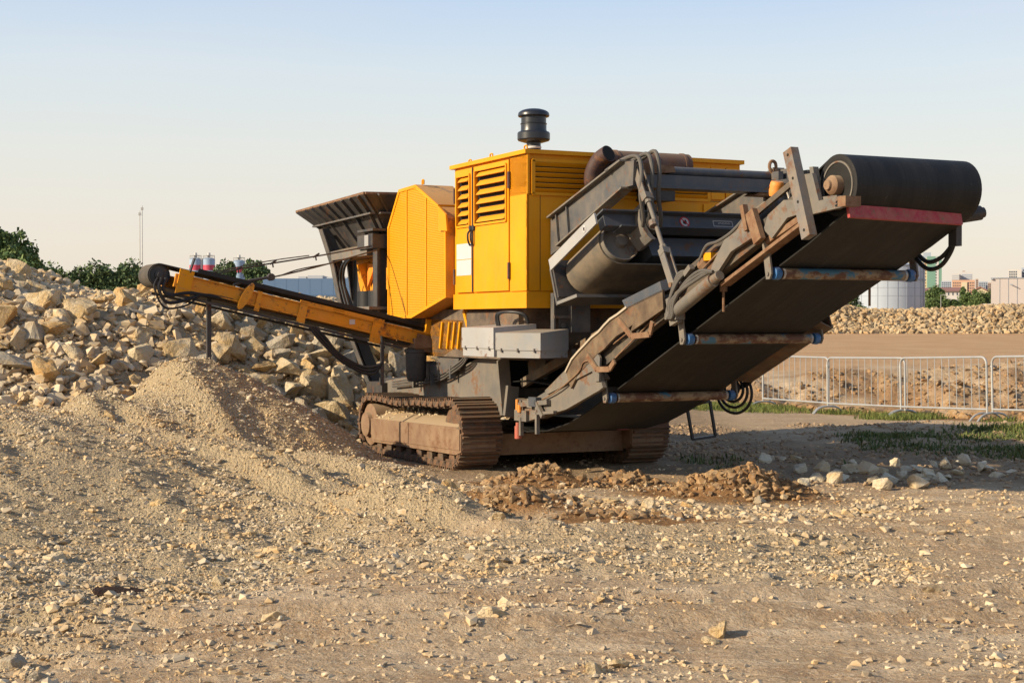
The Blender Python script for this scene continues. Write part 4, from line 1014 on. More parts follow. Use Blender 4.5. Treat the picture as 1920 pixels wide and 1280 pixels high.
m = MB(); m.box(-0.09, 0.0, 2.86, 3.0, 2.70, 2.85); part('control_box', m, PALE, CR)
for dx, dy in ((0, 0), (0.0, -0.12)):
    m = MB(); m.tube([(0.05, 3.9 + dy, 2.62), (-0.02, 4.05 + dy, 2.5), (0.0, 4.2 + dy, 2.3), (0.0, 4.1 + dy, 2.12), (0.0, 3.95 + dy, 1.93)], 0.018, 8, 5); part('hydraulic_hose', m, RUBBER, CR)

# ---- tool boxes at the left front
def toolbox(name, cx, cy, rz, lx, ly, z0, z1, mat, zseam):
    m = MB(); c, s = math.cos(rz), math.sin(rz)
    def w(x, y, z): return (cx + c * x - s * y, cy + s * x + c * y, z)
    lo = [w(0, 0, z0), w(lx, 0, z0), w(lx, ly, z0), w(0, ly, z0)]; hi = [w(0, 0, z1), w(lx, 0, z1 + 0.04), w(lx, ly, z1 + 0.04), w(0, ly, z1)]
    m.hull(lo, hi); o = part(name, m, mat, CR)
    m = MB(); m.hull([w(-0.012, -0.012, zseam), w(lx, -0.012, zseam), w(lx, ly + 0.01, zseam), w(-0.012, ly + 0.01, zseam)], [w(-0.012, -0.012, z1 + 0.004), w(lx, -0.012, z1 + 0.044), w(lx, ly + 0.01, z1 + 0.044), w(-0.012, ly + 0.01, z1 + 0.004)])
    part('lid', m, mat, o)
    for t in (0.12, 0.5, 0.88):
        m = MB(); p = w(-0.014, ly * t, zseam); m.box(p[0] - 0.006, p[0] + 0.008, p[1] - 0.012, p[1] + 0.012, zseam - 0.02, zseam + 0.02); part('latch', m, GREY, o)
    return o
toolbox('tool_box', -0.10, -1.02, 0.0, 0.5, 0.82, 1.345, 1.655, PALE, 1.435)
toolbox('tool_box', 0.155, -1.62, R_(24), 0.46, 0.60, 1.34, 1.60, painted('mid_grey_paint', (0.24, 0.245, 0.25), 0.25, 0.05), 1.42)
for k in range(2):
    m = MB(); m.tube([(0.12, -0.65 - 0.05 * k, 1.66), (0.10, -0.66 - 0.05 * k, 1.80), (0.14, -0.85 - 0.05 * k, 1.83), (0.25, -1.0 - 0.05 * k, 1.80), (0.3, -1.05, 1.70)], 0.016, 7, 5); part('hydraulic_hose', m, RUBBER, CR)

# ---- hanging bracket under the housing front
m = MB(); m.box(0.47, 0.49, -1.32, -1.24, 1.62, 2.03); m.box(0.67, 0.90, -1.34, -1.22, 1.61, 2.03); m.box(0.47, 0.9, -1.33, -1.30, 1.99, 2.03); m.box(0.47, 0.70, -1.33, -1.30, 1.76, 1.79)
m.prism([(0.49, 2.0), (0.67, 2.0), (0.67, 1.62), (0.56, 1.62), (0.56, 1.76), (0.49, 1.80)], 'y', -1.27, -1.25); BR = part('hanging_bracket', m, GREY, CR)
m = MB(); m.cyl((0.57, -1.285, 1.93), (0.57, -1.27, 1.93), 0.035, 10); m.cyl((0.60, -1.285, 1.68), (0.60, -1.27, 1.68), 0.03, 10); part('bolt', m, LGREY, BR)

# ---- side conveyor (fines), reaching out to the left over the gravel cone
sdx, sdz = -0.976, 0.219                                            # direction of the boom in x-z
def sv(s, t, y): return (0.33 + sdx * s + sdz * t, y, 1.50 + sdz * s - sdx * t)
SCV = part('side_conveyor', MB().bar(sv(-0.55, 0, 1.90), sv(3.25, 0, 1.90), 0.05, 0.155, (0, 0, 1)).bar(sv(-0.55, 0, 2.50), sv(3.25, 0, 2.50), 0.05, 0.155, (0, 0, 1)), YELW, CR)
m = MB()
for y in (1.865, 2.535):
    for t in (-0.078, 0.078): m.bar(sv(-0.2, t, y), sv(3.2, t, y), 0.045, 0.014)
part('beam_flange', m, YELW, SCV)
m = MB()                                                            # belt: carrying and return run round both drums
top = [sv(s, 0.155 - 0.0 * s, 0) for s in (-0.9, 3.42)]
L = []
cx_, cz2 = sv(3.42, 0.02, 0)[0], sv(3.42, 0.02, 0)[2]
for k in range(13):
    a = R_(77 + 180 * k / 12); L.append((cx_ + 0.137 * math.cos(a), cz2 + 0.137 * math.sin(a)))
pts = [(sv(-0.9, 0.157, 0)[0], sv(-0.9, 0.157, 0)[2])] + L + [(sv(-0.9, -0.105, 0)[0], sv(-0.9, -0.105, 0)[2])]
vs = []; fs = []
inner = [(p[0] + 0.0, p[1]) for p in pts]
for i, (x, z) in enumerate(pts):
    a = pts[max(i - 1, 0)]; b2 = pts[min(i + 1, len(pts) - 1)]; dd = Vector((b2[0] - a[0], b2[1] - a[1])).normalized(); nn = (dd.y, -dd.x)
    for y in (1.96, 2.46):
        for o in (0, -0.014): vs.append((x + nn[0] * o, y, z + nn[1] * o))
for i in range(len(pts) - 1):
    a = 4 * i; c = a + 4; fs += [(a, a + 2, c + 2, c), (a + 1, c + 1, c + 3, a + 3), (a, c, c + 1, a + 1), (a + 2, a + 3, c + 3, c + 2)]
m._add(vs, fs); part('conveyor_belt', m, painted('worn_side_belt', (0.05, 0.045, 0.04), 0.12, 0.0, 0.75, streak=0.0), SCV)
m = MB(); m.lathe((cx_, 1.945, cz2), (0, 1, 0), [(0.02, -0.03), (0.028, -0.03), (0.028, 0.0), (0.05, 0.005), (0.06, 0.03), (0.115, 0.035), (0.122, 0.0), (0.122, 0.54)], 24); part('head_drum', m, DGREY, SCV)
m = MB(); m.bar(sv(-0.3, 0.17, 1.90), sv(3.0, 0.17, 1.90), 0.02, 0.05); part('belt_skirt', m, RUBBER, SCV)
# clamps, plates and lugs on the boom
for (s0, s1, t0, t1) in ((3.05, 3.22, -0.15, 0.14), (1.62, 1.72, -0.15, 0.10), (1.15, 1.72, 0.06, 0.115), (0.62, 0.76, -0.19, 0.09), (0.62, 1.30, 0.06, 0.115), (2.2, 2.26, -0.14, 0.10)):
    c = [sv(s0, t0, 0), sv(s1, t0, 0), sv(s1, t1, 0), sv(s0, t1, 0)]
    m = MB(); m.prism([(p[0], p[2]) for p in c], 'y', 1.845, 1.872); part('boom_plate', m, YELW if s0 < 3 else YEL, SCV)
m = MB(); c = [sv(2.42 + 0.075 * math.cos(a) + 0.05 * math.sin(a) * 0, 0.02 + 0.15 * math.sin(a), 0) for a in [R_(30 * k) for k in range(12)]]
c = [(sv(2.40 + 0.055 * math.cos(R_(30 * k)) - 0.05 * math.sin(R_(30 * k)), 0.0 + 0.17 * math.sin(R_(30 * k)), 0)) for k in range(12)]
m.prism([(p[0], p[2]) for p in c], 'y', 1.80, 1.845); part('cable_lug', m, YELW, SCV)
m = MB(); c = [(sv(2.62 + 0.06 * math.cos(R_(30 * k)), 0.14 + 0.10 * math.sin(R_(30 * k)), 0)) for k in range(12)]
m.prism([(p[0], p[2]) for p in c], 'y', 2.54, 2.58); part('cable_lug', m, YELW, SCV)
m = MB(); m.box(sv(1.02, 0, 0)[0] - 0.035, sv(1.02, 0, 0)[0] + 0.035, 1.868, 1.873, sv(1.02, 0, 0)[2] - 0.03, sv(1.02, 0, 0)[2] + 0.03); part('notice_sign', m, WHITE, SCV)
m = MB(); q = sv(3.08, 0.24, 1.9); m.bar(sv(3.1, 0.12, 1.88), sv(3.08, 0.30, 1.88), 0.08, 0.015, (1, 0, 0)); part('stub_plate', m, DGREY, SCV)
m = MB(); m.box(sv(0.0, 0, 0)[0] - 0.2, sv(0.0, 0, 0)[0] + 0.16, 1.80, 2.6, 1.40, 1.52); m.bar(sv(-0.45, -0.05, 1.9), sv(0.15, -0.05, 1.9), 0.12, 0.2); part('boom_pivot', m, RUST, SCV)
m = MB(); m.bar(sv(3.35, -0.17, 1.90), sv(0.3, -0.17, 1.90), 0.03, 0.03); m.bar(sv(3.35, -0.17, 2.5), sv(0.3, -0.17, 2.5), 0.03, 0.03); part('return_guard', m, DGREY, SCV)
hx, hz = sv(3.42, 0, 0)[0], sv(3.42, 0, 0)[2]
for k, (dz, dx) in enumerate(((0.22, 0.0), (0.30, -0.05), (0.36, -0.10))):
    m = MB(); m.tube([(hx + 0.06 + dx, 1.86, hz - 0.02), (hx + 0.02 + dx, 1.84, hz - 0.14), (hx + 0.09 + dx * .5, 1.84, hz - dz), (hx + 0.30, 1.84, hz - dz + 0.03), (hx + 0.5, 1.85, hz - 0.21), (hx + 0.85, 1.87, hz - 0.27)], 0.02 if k < 2 else 0.012, 8, 5); part('hydraulic_hose', m, RUBBER, SCV)
for k in range(3):
    m = MB(); m.tube([(-1.22 + 0.03 * k, 1.83, 1.66), (-1.10 + 0.03 * k, 1.80, 1.50 + 0.02 * k), (-0.88, 1.76, 1.28 + 0.03 * k), (-0.62, 1.72, 1.12 + 0.035 * k), (-0.45, 1.70, 1.10 + 0.04 * k), (-0.34, 1.70, 1.25), (-0.33, 1.74, 1.55)], 0.018, 8, 5); part('hydraulic_hose', m, RUBBER, SCV)
m = MB(); m.bar((-0.34, 1.70, 0.95), (-0.34, 1.70, 1.45), 0.03, 0.04); part('hose_bracket', m, DGREY, SCV)
m = MB(); m.box(-2.425, -2.375, 2.02, 2.07, 1.06, 2.03); part('support_leg', m, DGREY, SCV)
def cable(pts, r, name='stay_cable'):
    m = MB(); m.tube(pts, r, 6, 3); return part(name, m, DGREY, CR)
cable([(-2.05, 1.92, 2.185), (-1.64, 1.98, 2.26), (-1.03, 2.2, 2.395), (-0.30, 2.55, 2.58), (0.02, 2.75, 2.66)], 0.010)
cable([(-1.55, 2.0, 2.275), (-1.30, 2.1, 2.355), (-1.0, 2.2, 2.415), (-0.8, 2.27, 2.45)], 0.008)
cable([(-2.35, 2.55, 2.26), (-1.95, 2.56, 2.36), (-1.52, 2.6, 2.44), (-0.76, 2.7, 2.57), (0.1, 2.85, 2.74)], 0.010)
cable([(-2.2, 2.55, 2.33), (-1.52, 2.6, 2.475), (-0.95, 2.67, 2.56)], 0.007)
m = MB(); m.tube([(-2.14, 1.90, 2.16), (-1.95, 1.93, 2.21), (-1.66, 1.97, 2.26)], 0.017, 8, 3); m.cyl((-1.66, 1.94, 2.26), (-1.66, 2.01, 2.26), 0.045, 10); part('turnbuckle', m, DGREY, CR)
for x, z, y in ((-1.45, 2.46, 2.6), (-0.86, 2.56, 2.69), (-1.9, 2.38, 2.56)):
    m = MB(); m.bar((x - 0.03, y, z - 0.02), (x + 0.05, y, z + 0.03), 0.02, 0.02); m.bar((x, y, z), (x + 0.01, y, z - 0.06), 0.015, 0.015); part('cable_clip', m, DGREY, CR)

# ---- discharge conveyor: s up the slope from the kink, t square to the belt
XL, XR = 0.63, 2.07
CA = R_(22.45); cc, cs = math.cos(CA), math.sin(CA)
def cv(x, s, t): return (x, -2.27 - cc * s + cs * t, 1.0 + cs * s + cc * t)
def cvp(s, t): p = cv(0, s, t); return (p[1], p[2])
RT = [(0.25, 0.52), (-0.30, 0.485), (-0.80, 0.525), (-1.28, 0.63), (-1.75, 0.785), (-2.27, 1.0)]
XB = 1.93
HS, HT, HR = 4.12, 0.262, 0.238
line = RT + [cvp(s, 0) for s in (1, 2, 3, 3.6)]
for k in range(0, 21):
    a = R_(-90 + 190 * k / 20); line.append(cvp(HS + HR * math.cos(a), HT + HR * math.sin(a)))
line += [cvp(s, HT + HR - 0.08 * ss(4, 3.2, s)) for s in (3.7, 3.2, 2, 1, 0, -1)] + [(-0.3, 1.05), (0.5, 1.0)]
m = MB(); m.ribbon(line, XL + 0.02, XB, 0.014)
DC = part('discharge_conveyor', m, BELT, CR, label='black rubber belt seen from below')
m = MB()
for x in (XL + 0.10, XB - 0.24): m.ribbon([(y, z) for y, z in line[:10]], x, x + 0.16, -0.006)
part('belt_edge_strip', m, BELT, DC)
dl = cv(XL - 0.0, HS, HT); dr = cv(XR - 0.04, HS, HT)
m = MB(); m.lathe((XL + 0.015, dl[1], dl[2]), (1, 0, 0), [(0.03, 0.09), (0.06, 0.085), (0.10, 0.08), (0.175, 0.06), (0.185, 0.0), (0.198, 0.0), (0.20, 0.02), (0.225, 0.03), (0.225, 1.26)], 40)
HD = part('head_drum', m, LGREY, DC)
m = MB(); m.lathe((XL + 0.018, dl[1], dl[2]), (1, 0, 0), [(0.202, 0.006), (0.225, 0.0), (0.247, 0.004), (0.2505, 0.012), (0.2505, 0.05), (0.24, 0.055)], 40); part('belt_edge', m, BELT, HD)
m = MB(); m.lathe((XB - 0.05, dl[1], dl[2]), (1, 0, 0), [(0.240, 0), (0.2505, 0.005), (0.2505, 0.05), (0.236, 0.054)], 40); part('belt_edge', m, BELT, HD)
m = MB(); m.lathe((XL - 0.09, dl[1], dl[2]), (1, 0, 0), [(0.025, 0), (0.04, 0.0), (0.045, 0.02), (0.065, 0.03), (0.08, 0.05), (0.08, 0.12), (0.10, 0.125), (0.10, 0.16)], 20); part('bearing_housing', m, FRAME, DC)
m = MB(); e = Vector((XL - 0.06, dl[1], dl[2])); m.box(e.x - 0.02, e.x + 0.05, e.y - 0.12, e.y + 0.14, e.z - 0.17, e.z - 0.09); m.cyl(e + Vector((-0.03, 0.05, -0.20)), e + Vector((-0.03, 0.05, -0.12)), 0.022, 8); m.cyl(e + Vector((-0.03, -0.06, -0.20)), e + Vector((-0.03, -0.06, -0.12)), 0.022, 8); part('bearing_seat', m, LGREY, DC)
# frame beams, left and right
for x0, x1 in ((0.52, 0.60), (2.10, 2.18)):
    m = MB()
    m.bar(cv((x0 + x1) / 2, -0.2, 0.30), cv((x0 + x1) / 2, 3.75, 0.30), x1 - x0, 0.15, (0, cs, cc)); m.bar(cv((x0 + x1) / 2 + (0.03 if x0 < 1 else -0.03), -0.2, 0.50), cv((x0 + x1) / 2, 3.75, 0.50), 0.03, 0.05, (0, cs, cc))
    m.prism([(-0.30, 0.86), (-0.79, 0.84), (-1.50, 1.02), (-2.15, 1.30), (-2.32, 1.14), (-1.6, 0.82), (-0.9, 0.66), (-0.40, 0.64)], 'x', x0, x1)
    part('conveyor_side_frame', m, painted('dusty_conveyor_steel', (0.055, 0.048, 0.042), 0.22, 0.25, 0.7), DC)
m = MB(); m.prism([(-0.46, 0.84), (-0.79, 0.86), (-2.22, 1.33), (-2.40, 1.06), (-2.33, 1.03), (-1.6, 0.80), (-0.66, 0.62)], 'x', 0.47, 0.515); part('tail_side_plate', m, LGREY, DC)
m = MB(); m.prism([(-2.0, 1.40), (-2.25, 1.47), (-2.38, 1.36), (-2.36, 1.12), (-2.26, 1.12), (-2.22, 1.22), (-1.2, 0.94), (-1.15, 0.98)], 'x', 0.445, 0.468); part('tail_side_plate', m, LGREY, DC)
# head plates
m = MB(); m.prism([(-5.66, 2.92), (-5.80, 2.585), (-6.24, 2.62), (-6.22, 2.71), (-5.93, 2.69), (-5.84, 2.92)], 'x', 0.50, 0.54); HPt = part('head_plate', m, LGREY, DC)
m = MB(); m.box(0.45, 0.60, -6.34, -6.24, 2.62, 2.70); part('bumper_bar', m, RUST, HPt)
m = MB(); m.tube([(0.495, -6.19, 2.675), (0.495, -6.16, 2.66), (0.495, -6.19, 2.65), (0.495, -6.15, 2.635), (0.495, -6.19, 2.63)], 0.005, 5, 4); part('scrawl_mark', m, BLACKINK, HPt)
m = MB(); m.prism([(-5.62, 2.96), (-5.70, 2.62), (-5.78, 2.64), (-5.72, 2.96)], 'x', 0.545, 0.57); m.prism([(-5.74, 2.98), (-5.82, 2.66), (-5.86, 2.66), (-5.79, 2.98)], 'x', 0.545, 0.60); part('take_up_slide', m, LGREY, DC)
m = MB(); m.prism([(-5.64, 2.70), (-5.98, 2.56), (-5.98, 2.66), (-5.7, 2.78)], 'x', 1.94, 1.97); part('head_plate', m, LGREY, DC)
m = MB(); m.bar((0.46, -5.60, 3.13), (0.46, -5.86, 2.40), 0.075, 0.115, (0, 1, 0)); PO = part('upright_post', m, painted('rusty_post', (0.14, 0.135, 0.135), 0.3, 0.35, 0.6), DC)
for t in (0.06, 0.33, 0.60, 0.92):
    m = MB(); p = Vector((0.46, -5.60, 3.13)).lerp(Vector((0.46, -5.86, 2.40)), t); m.cyl(p + Vector((-0.0405, 0, 0)), p + Vector((-0.0365, 0, 0)), 0.013, 8); part('bolt_hole', m, VOID, PO)
m = MB(); m.prism([(-4.37, 2.09), (-4.42, 2.22), (-4.62, 2.44), (-4.80, 2.50), (-4.90, 2.60), (-5.03, 2.66), (-5.10, 2.50), (-5.06, 2.44), (-4.72, 2.33), (-4.42, 2.08)], 'x', 0.46, 0.50)
PA = part('bracket_plate', m, LGREY, DC)
m = MB(); m.bar((0.46, -5.03, 2.66), (0.46, -5.16, 2.40), 0.05, 0.12, (0, 1, 0)); m.bar((0.45, -4.93, 2.72), (0.45, -5.0, 2.5), 0.05, 0.05, (0, 1, 0)); part('bracket_post', m, RUST, DC)
m = MB(); m.prism([(-5.16, 2.50), (-5.22, 2.62), (-5.45, 2.73), (-5.62, 2.72), (-5.66, 2.60), (-5.50, 2.58), (-5.28, 2.42)], 'x', 0.50, 0.53); part('bracket_plate', m, LGREY, DC)
m = MB(); m.cyl((0.452, -4.45, 2.125), (0.50, -4.45, 2.125), 0.03, 12); part('pivot_pin', m, RUST, PA)
m = MB(); m.bar((0.55, -5.15, 2.40), (0.55, -5.72, 2.60), 0.05, 0.05, (0, 0, 1)); m.bar((0.55, -4.5, 2.05), (0.55, -5.7, 2.53), 0.10, 0.03, (0, cs, cc)); part('lower_chord', m, RUST, DC)
# thick hydraulic ram along the frame
m = MB(); m.cyl((0.46, -3.78, 1.80), (0.46, -4.45, 2.09), 0.062, 16); m.cyl((0.46, -4.42, 2.08), (0.46, -4.55, 2.13), 0.045, 12); part('hydraulic_ram', m, LGREY, DC)
m = MB(); m.bar((0.48, -3.70, 1.95), (0.48, -3.78, 1.70), 0.05, 0.14, (0, 1, 0)); m.box(0.43, 0.53, -3.86, -3.66, 1.74, 1.80); part('ram_bracket', m, LGREY, DC)
for k in range(3):
    m = MB(); o = 0.03 * k; m.tube([(0.42, -4.50 + o, 2.16), (0.40, -4.3, 2.17 - o), (0.40, -4.05 + o, 2.06 - o), (0.40, -3.88 + o, 1.90), (0.41, -3.84 + o, 1.78), (0.42, -3.78 + o, 1.76), (0.42, -3.74, 1.86), (0.42, -3.9, 2.08 + o), (0.45, -4.02, 2.18)], 0.017, 8, 5); part('hydraulic_hose', m, HOSEG, DC)
m = MB(); m.bar((0.45, -4.0, 2.15), (0.45, -4.10, 2.22), 0.05, 0.05); part('hose_fitting', m, LGREY, DC)
m = MB(); m.tube([(0.5, -4.15, 2.27), (0.48, -4.3, 2.40), (0.47, -4.5, 2.43), (0.48, -4.7, 2.50), (0.5, -4.85, 2.60)], 0.015, 7, 5); part('hydraulic_hose', m, HOSEG, DC)
m = MB(); m.box(0.5, 0.6, -4.34, -4.22, 2.27, 2.34); part('yellow_valve', m, YEL, DC)
m = MB(); m.cyl((0.55, -4.13, 2.22), (0.55, -4.22, 2.28), 0.06, 10); part('swivel_joint', m, RUST, DC)
m = MB(); m.bar((0.50, -2.6, 1.36), (0.50, -4.9, 2.56), 0.012, 0.012); m.bar((0.48, -3.9, 2.02), (0.48, -2.6, 1.5), 0.01, 0.01); part('guard_wire', m, RUST, DC)
# ragged rubber skirt with its sheet metal hood
rg = random.Random(3); up = [(-1.66, 1.20), (-1.80, 1.33), (-1.95, 1.42), (-2.08, 1.48), (-2.23, 1.56), (-2.38, 1.63), (-2.50, 1.70), (-2.62, 1.74), (-2.77, 1.80), (-2.95, 1.87)]
up = [(y, z + rg.uniform(-0.012, 0.012)) for y, z in up]; lo = [(y - 0.10, z - 0.17) for y, z in up]
m = MB(); m.prism(up + [(-3.6, 2.02), (-3.62, 1.84), (-3.0, 1.62)] + lo[::-1], 'x', 0.44, 0.465); SK = part('rubber_skirt', m, painted('dusty_brown_rubber', (0.085, 0.055, 0.035), 0.35, 0.2, 0.85, streak=0.1), DC)
m = MB()
for (ya, za), (yb, zb) in zip(up, up[1:]): m.bar((0.44, ya, za), (0.44, yb, zb), 0.035, 0.022)
part('torn_edge', m, painted('frayed_edge', (0.42, 0.36, 0.28), 0.3, 0.0, 0.9), SK)
m = MB(); m.hull([(0.44, -2.84, 1.93), (0.44, -3.56, 2.10), (0.44, -3.60, 2.00), (0.44, -2.92, 1.84)], [(0.62, -2.84, 1.99), (0.62, -3.56, 2.16), (0.62, -3.60, 2.06), (0.62, -2.92, 1.90)]); part('hood_plate', m, BLUEG, SK)
for pts in ([(-2.80, 1.74), (-3.05, 1.58), (-3.40, 1.60), (-3.45, 1.72)], [(-2.15, 1.38), (-2.35, 1.24), (-2.62, 1.25), (-2.72, 1.33)]):
    m = MB()
    for (ya, za), (yb, zb) in zip(pts, pts[1:]): m.bar((0.425, ya, za), (0.425, yb, zb), 0.02, 0.055)
    part('skirt_strap', m, RUST, SK)
# return idlers with blue end housings and hangers
for (s, t) in ((0.0, -0.005), (1.60, -0.005), (3.10, -0.005)):
    p = cv(0, s, -0.058); y, z = p[1], p[2]
    m = MB(); m.cyl((XL + 0.05, y, z), (XR - 0.05, y, z), 0.048, 20); ID = part('return_idler', m, IDLER, DC)
    for xa, xb in ((XL - 0.035, XL + 0.035), (XR - 0.035, XR + 0.035)):
        m = MB(); m.lathe((xa, y, z), (1, 0, 0), [(0.03, 0), (0.055, 0.008), (0.058, 0.05), (0.050, 0.07)], 16); part('end_housing', m, BLUE, ID)
    for xa in (XL + 0.055, XR - 0.075):
        m = MB(); m.cyl((xa, y, z), (xa + 0.02, y, z), 0.0485, 16); part('shiny_collar', m, GALV, ID)
    for x in (XL - 0.075, XR + 0.055):
        m = MB(); m.prism([(y + 0.10, z + 0.26), (y + 0.02, z + 0.29), (y - 0.04, z + 0.0), (y - 0.01, z - 0.05), (y + 0.04, z - 0.05)], 'x', x, x + 0.018); m.cyl((x - 0.012, y + 0.01, z - 0.005), (x, y + 0.01, z - 0.005), 0.018, 8); part('idler_hanger', m, LGREY, ID)
for s, xx in ((2.35, XL - 0.03), (2.5, XR + 0.05)):
    p = cv(xx, s, 0.12); m = MB(); m.cyl(p, (p[0], p[1], p[2] - 0.20), 0.012, 8); m.cyl((p[0], p[1], p[2] - 0.02), (p[0], p[1], p[2] + 0.05), 0.035, 10); part('drain_rod', m, RUST, DC)
# scraper beam below the head drum
a, b2 = Vector(cv(XL - 0.03, HS + 0.10, -0.02)), Vector(cv(1.80, HS + 0.04, -0.02))
m = MB(); m.bar(a, b2, 0.03, 0.105, (0, 0.25, 1)); part('scraper_beam', m, RED, DC)
# drive motor arm on the right
m = MB(); m.hull([(1.82, -5.78, 2.50), (1.94, -5.80, 2.57), (1.94, -5.86, 2.66), (1.82, -5.82, 2.60)], [(1.82, -5.90, 2.50), (1.94, -5.92, 2.57), (1.94, -5.96, 2.66), (1.82, -5.95, 2.60)])
m.cyl((1.89, -5.92, 2.60), (2.14, -5.98, 2.64), 0.062, 16); m.cyl((2.14, -5.98, 2.64), (2.17, -5.987, 2.645), 0.045, 12); m.box(1.95, 2.01, -5.9, -5.8, 2.36, 2.56); DM = part('drive_motor', m, DGREY, DC)
for k in range(2):
    m = MB(); m.tube([(1.98, -5.85, 2.44), (1.98, -5.80, 2.36 - 0.04 * k), (1.99, -5.66, 2.27 - 0.07 * k), (2.00, -5.48, 2.24 - 0.06 * k), (2.02, -5.30, 2.33 - 0.05 * k), (2.03, -5.15, 2.42)], 0.020, 8, 5); part('hydraulic_hose', m, RUBBER, DM)
# hoses and sheet metal on the right below the belt
for k in range(4):
    r = 0.09 + 0.045 * k; m = MB(); c = Vector((2.20 + 0.03 * k, -2.12 + 0.03 * k, 1.02 - 0.02 * k)); m.tube([c + Vector((0, r * 1.5 * math.cos(R_(20 + 40 * j)), r * math.sin(R_(20 + 40 * j)))) for j in range(10)], 0.016, 8, 4); part('hydraulic_hose', m, RUBBER, DC)
for k in range(3):
    m = MB(); y = -2.36 + 0.05 * k; m.tube([(2.24, y, 1.36), (2.25, y - 0.10, 1.26), (2.25, y - 0.10, 1.14), (2.25, y + 0.02, 1.05), (2.24, y + 0.2, 1.0)], 0.016, 8, 5); part('hydraulic_hose', m, RUBBER, DC)
m = MB(); m.hull([cv(1.96, 0.15, 0.06), cv(2.20, 0.22, 0.00), cv(2.20, 1.72, 0.00), cv(1.96, 1.80, 0.06)], [cv(1.96, 0.15, 0.075), cv(2.20, 0.22, 0.015), cv(2.20, 1.72, 0.015), cv(1.96, 1.80, 0.075)]); m.hull([cv(2.20, 0.22, 0.00), cv(2.215, 0.22, 0.0), cv(2.215, 1.72, 0.0), cv(2.20, 1.72, 0.0)], [cv(2.20, 0.22, 0.16), cv(2.215, 0.22, 0.16), cv(2.215, 1.72, 0.16), cv(2.20, 1.72, 0.16)]); part('side_guard', m, painted('rusty_dark_plate', (0.075, 0.050, 0.034), 0.25, 0.3, 0.75), DC)
# tail end: brackets, clamps, red bottle
m = MB(); m.box(0.43, 0.60, -0.72, -0.42, 0.62, 0.74); m.box(0.42, 0.46, -0.60, -0.56, 0.46, 0.66); m.box(0.42, 0.46, -1.00, -0.96, 0.50, 0.80); m.bar((0.44, -0.55, 0.80), (0.44, -1.25, 0.86), 0.05, 0.05); m.bar((0.44, -0.9, 0.72), (0.44, -1.4, 0.76), 0.04, 0.03)
m.box(0.41, 0.47, -0.90, -0.78, 0.78, 0.88); m.bar((0.42, -0.98, 0.86), (0.42, -1.16, 0.70), 0.04, 0.05); TE = part('tail_bracket', m, LGREY, DC)
m = MB(); m.box(0.40, 0.46, -1.02, -0.84, 0.80, 0.90); part('junction_box', m, BLUEG, TE)
m = MB(); m.cyl((0.44, -0.50, 0.42), (0.44, -0.50, 0.56), 0.04, 14); m.cyl((0.44, -0.50, 0.56), (0.44, -0.50, 0.60), 0.028, 12); part('grease_bottle', m, painted('faded_red_paint', (0.42, 0.09, 0.06), 0.2, 0.1), TE)
m = MB(); m.cyl((0.42, -0.52, 0.74), (0.42, -0.52, 0.86), 0.02, 10); m.cyl((0.42, -0.58, 0.72), (0.42, -0.58, 0.80), 0.025, 10); part('grease_nipple', m, ORANGE, TE)
m = MB(); m.tube([(0.44, -1.1, 0.88), (0.43, -1.5, 1.0), (0.43, -1.95, 1.2), (0.43, -2.05, 1.3), (0.43, -2.2, 1.33)], 0.008, 6, 4); part('cable_run', m, RUST, TE)
m = MB(); m.bar((0.7, -0.1, 1.02), (0.7, -1.35, 1.38), 0.06, 0.10); m.bar((0.95, 0.1, 1.10), (0.95, -1.6, 1.62), 0.10, 0.08); m.prism([(-0.05, 1.25), (-0.10, 1.02), (-0.35, 1.06), (-0.62, 1.42), (-0.45, 1.50)], 'x', 0.78, 0.82); part('inner_chute', m, painted('dusty_dark_steel', (0.09, 0.075, 0.06), 0.4, 0.3, 0.75), DC)
m = MB(); m.prism([(0.2, 0.98), (-0.3, 1.04), (-2.3, 1.80), (-2.3, 1.95), (-0.2, 1.28), (0.2, 1.28)], 'x', 1.0, 1.03); m.prism([(0.2, 0.98), (-0.3, 1.04), (-2.3, 1.80), (-2.3, 1.95), (-0.2, 1.28), (0.2, 1.28)], 'x', 2.0, 2.03); part('chute_side', m, DGREY, DC)
m = MB(); m.box(2.0, 2.14, 0.0, 0.04, 0.44, 0.56); part('red_reflector', m, RED, CR)

# ---- lifting gantry above the conveyor
m = MB(); m.box(0.51, 2.30, -2.90, -2.72, 3.065, 3.175); m.box(0.51, 2.30, -2.94, -2.68, 3.04, 3.065); GA = part('lifting_gantry', m, BLUEG, CR)
for x in (0.48, 2.30):
    m = MB(); m.prism([(-1.22, 2.82), (-1.50, 2.90), (-2.78, 3.29), (-3.00, 3.29), (-2.98, 3.05), (-2.80, 3.04), (-1.55, 2.54), (-1.22, 2.44)], 'x', x, x + 0.03); ar = part('gantry_arm', m, GREY, GA)
    x -= 0.05
    m = MB(); m.bar((x + 0.06, -1.24, 2.84), (x + 0.06, -2.82, 3.305), 0.14, 0.018); part('arm_flange', m, LGREY, GA)
    m = MB(); m.bar((x + 0.06, -1.45, 2.53), (x + 0.06, -2.85, 3.035), 0.14, 0.018); part('arm_flange', m, LGREY, GA)
for y, z in ((-1.62, 2.94), (-1.38, 2.88)):
    m = MB(); m.bar((0.46, y, z), (0.46, y - 0.06, z - 0.36), 0.02, 0.015, (1, 0, 0)); part('arm_stiffener', m, GREY, GA)
m = MB(); m.cyl((0.98, -2.80, 3.225), (2.20, -2.80, 3.225), 0.045, 16); part('cross_tube', m, BLUEG, GA)
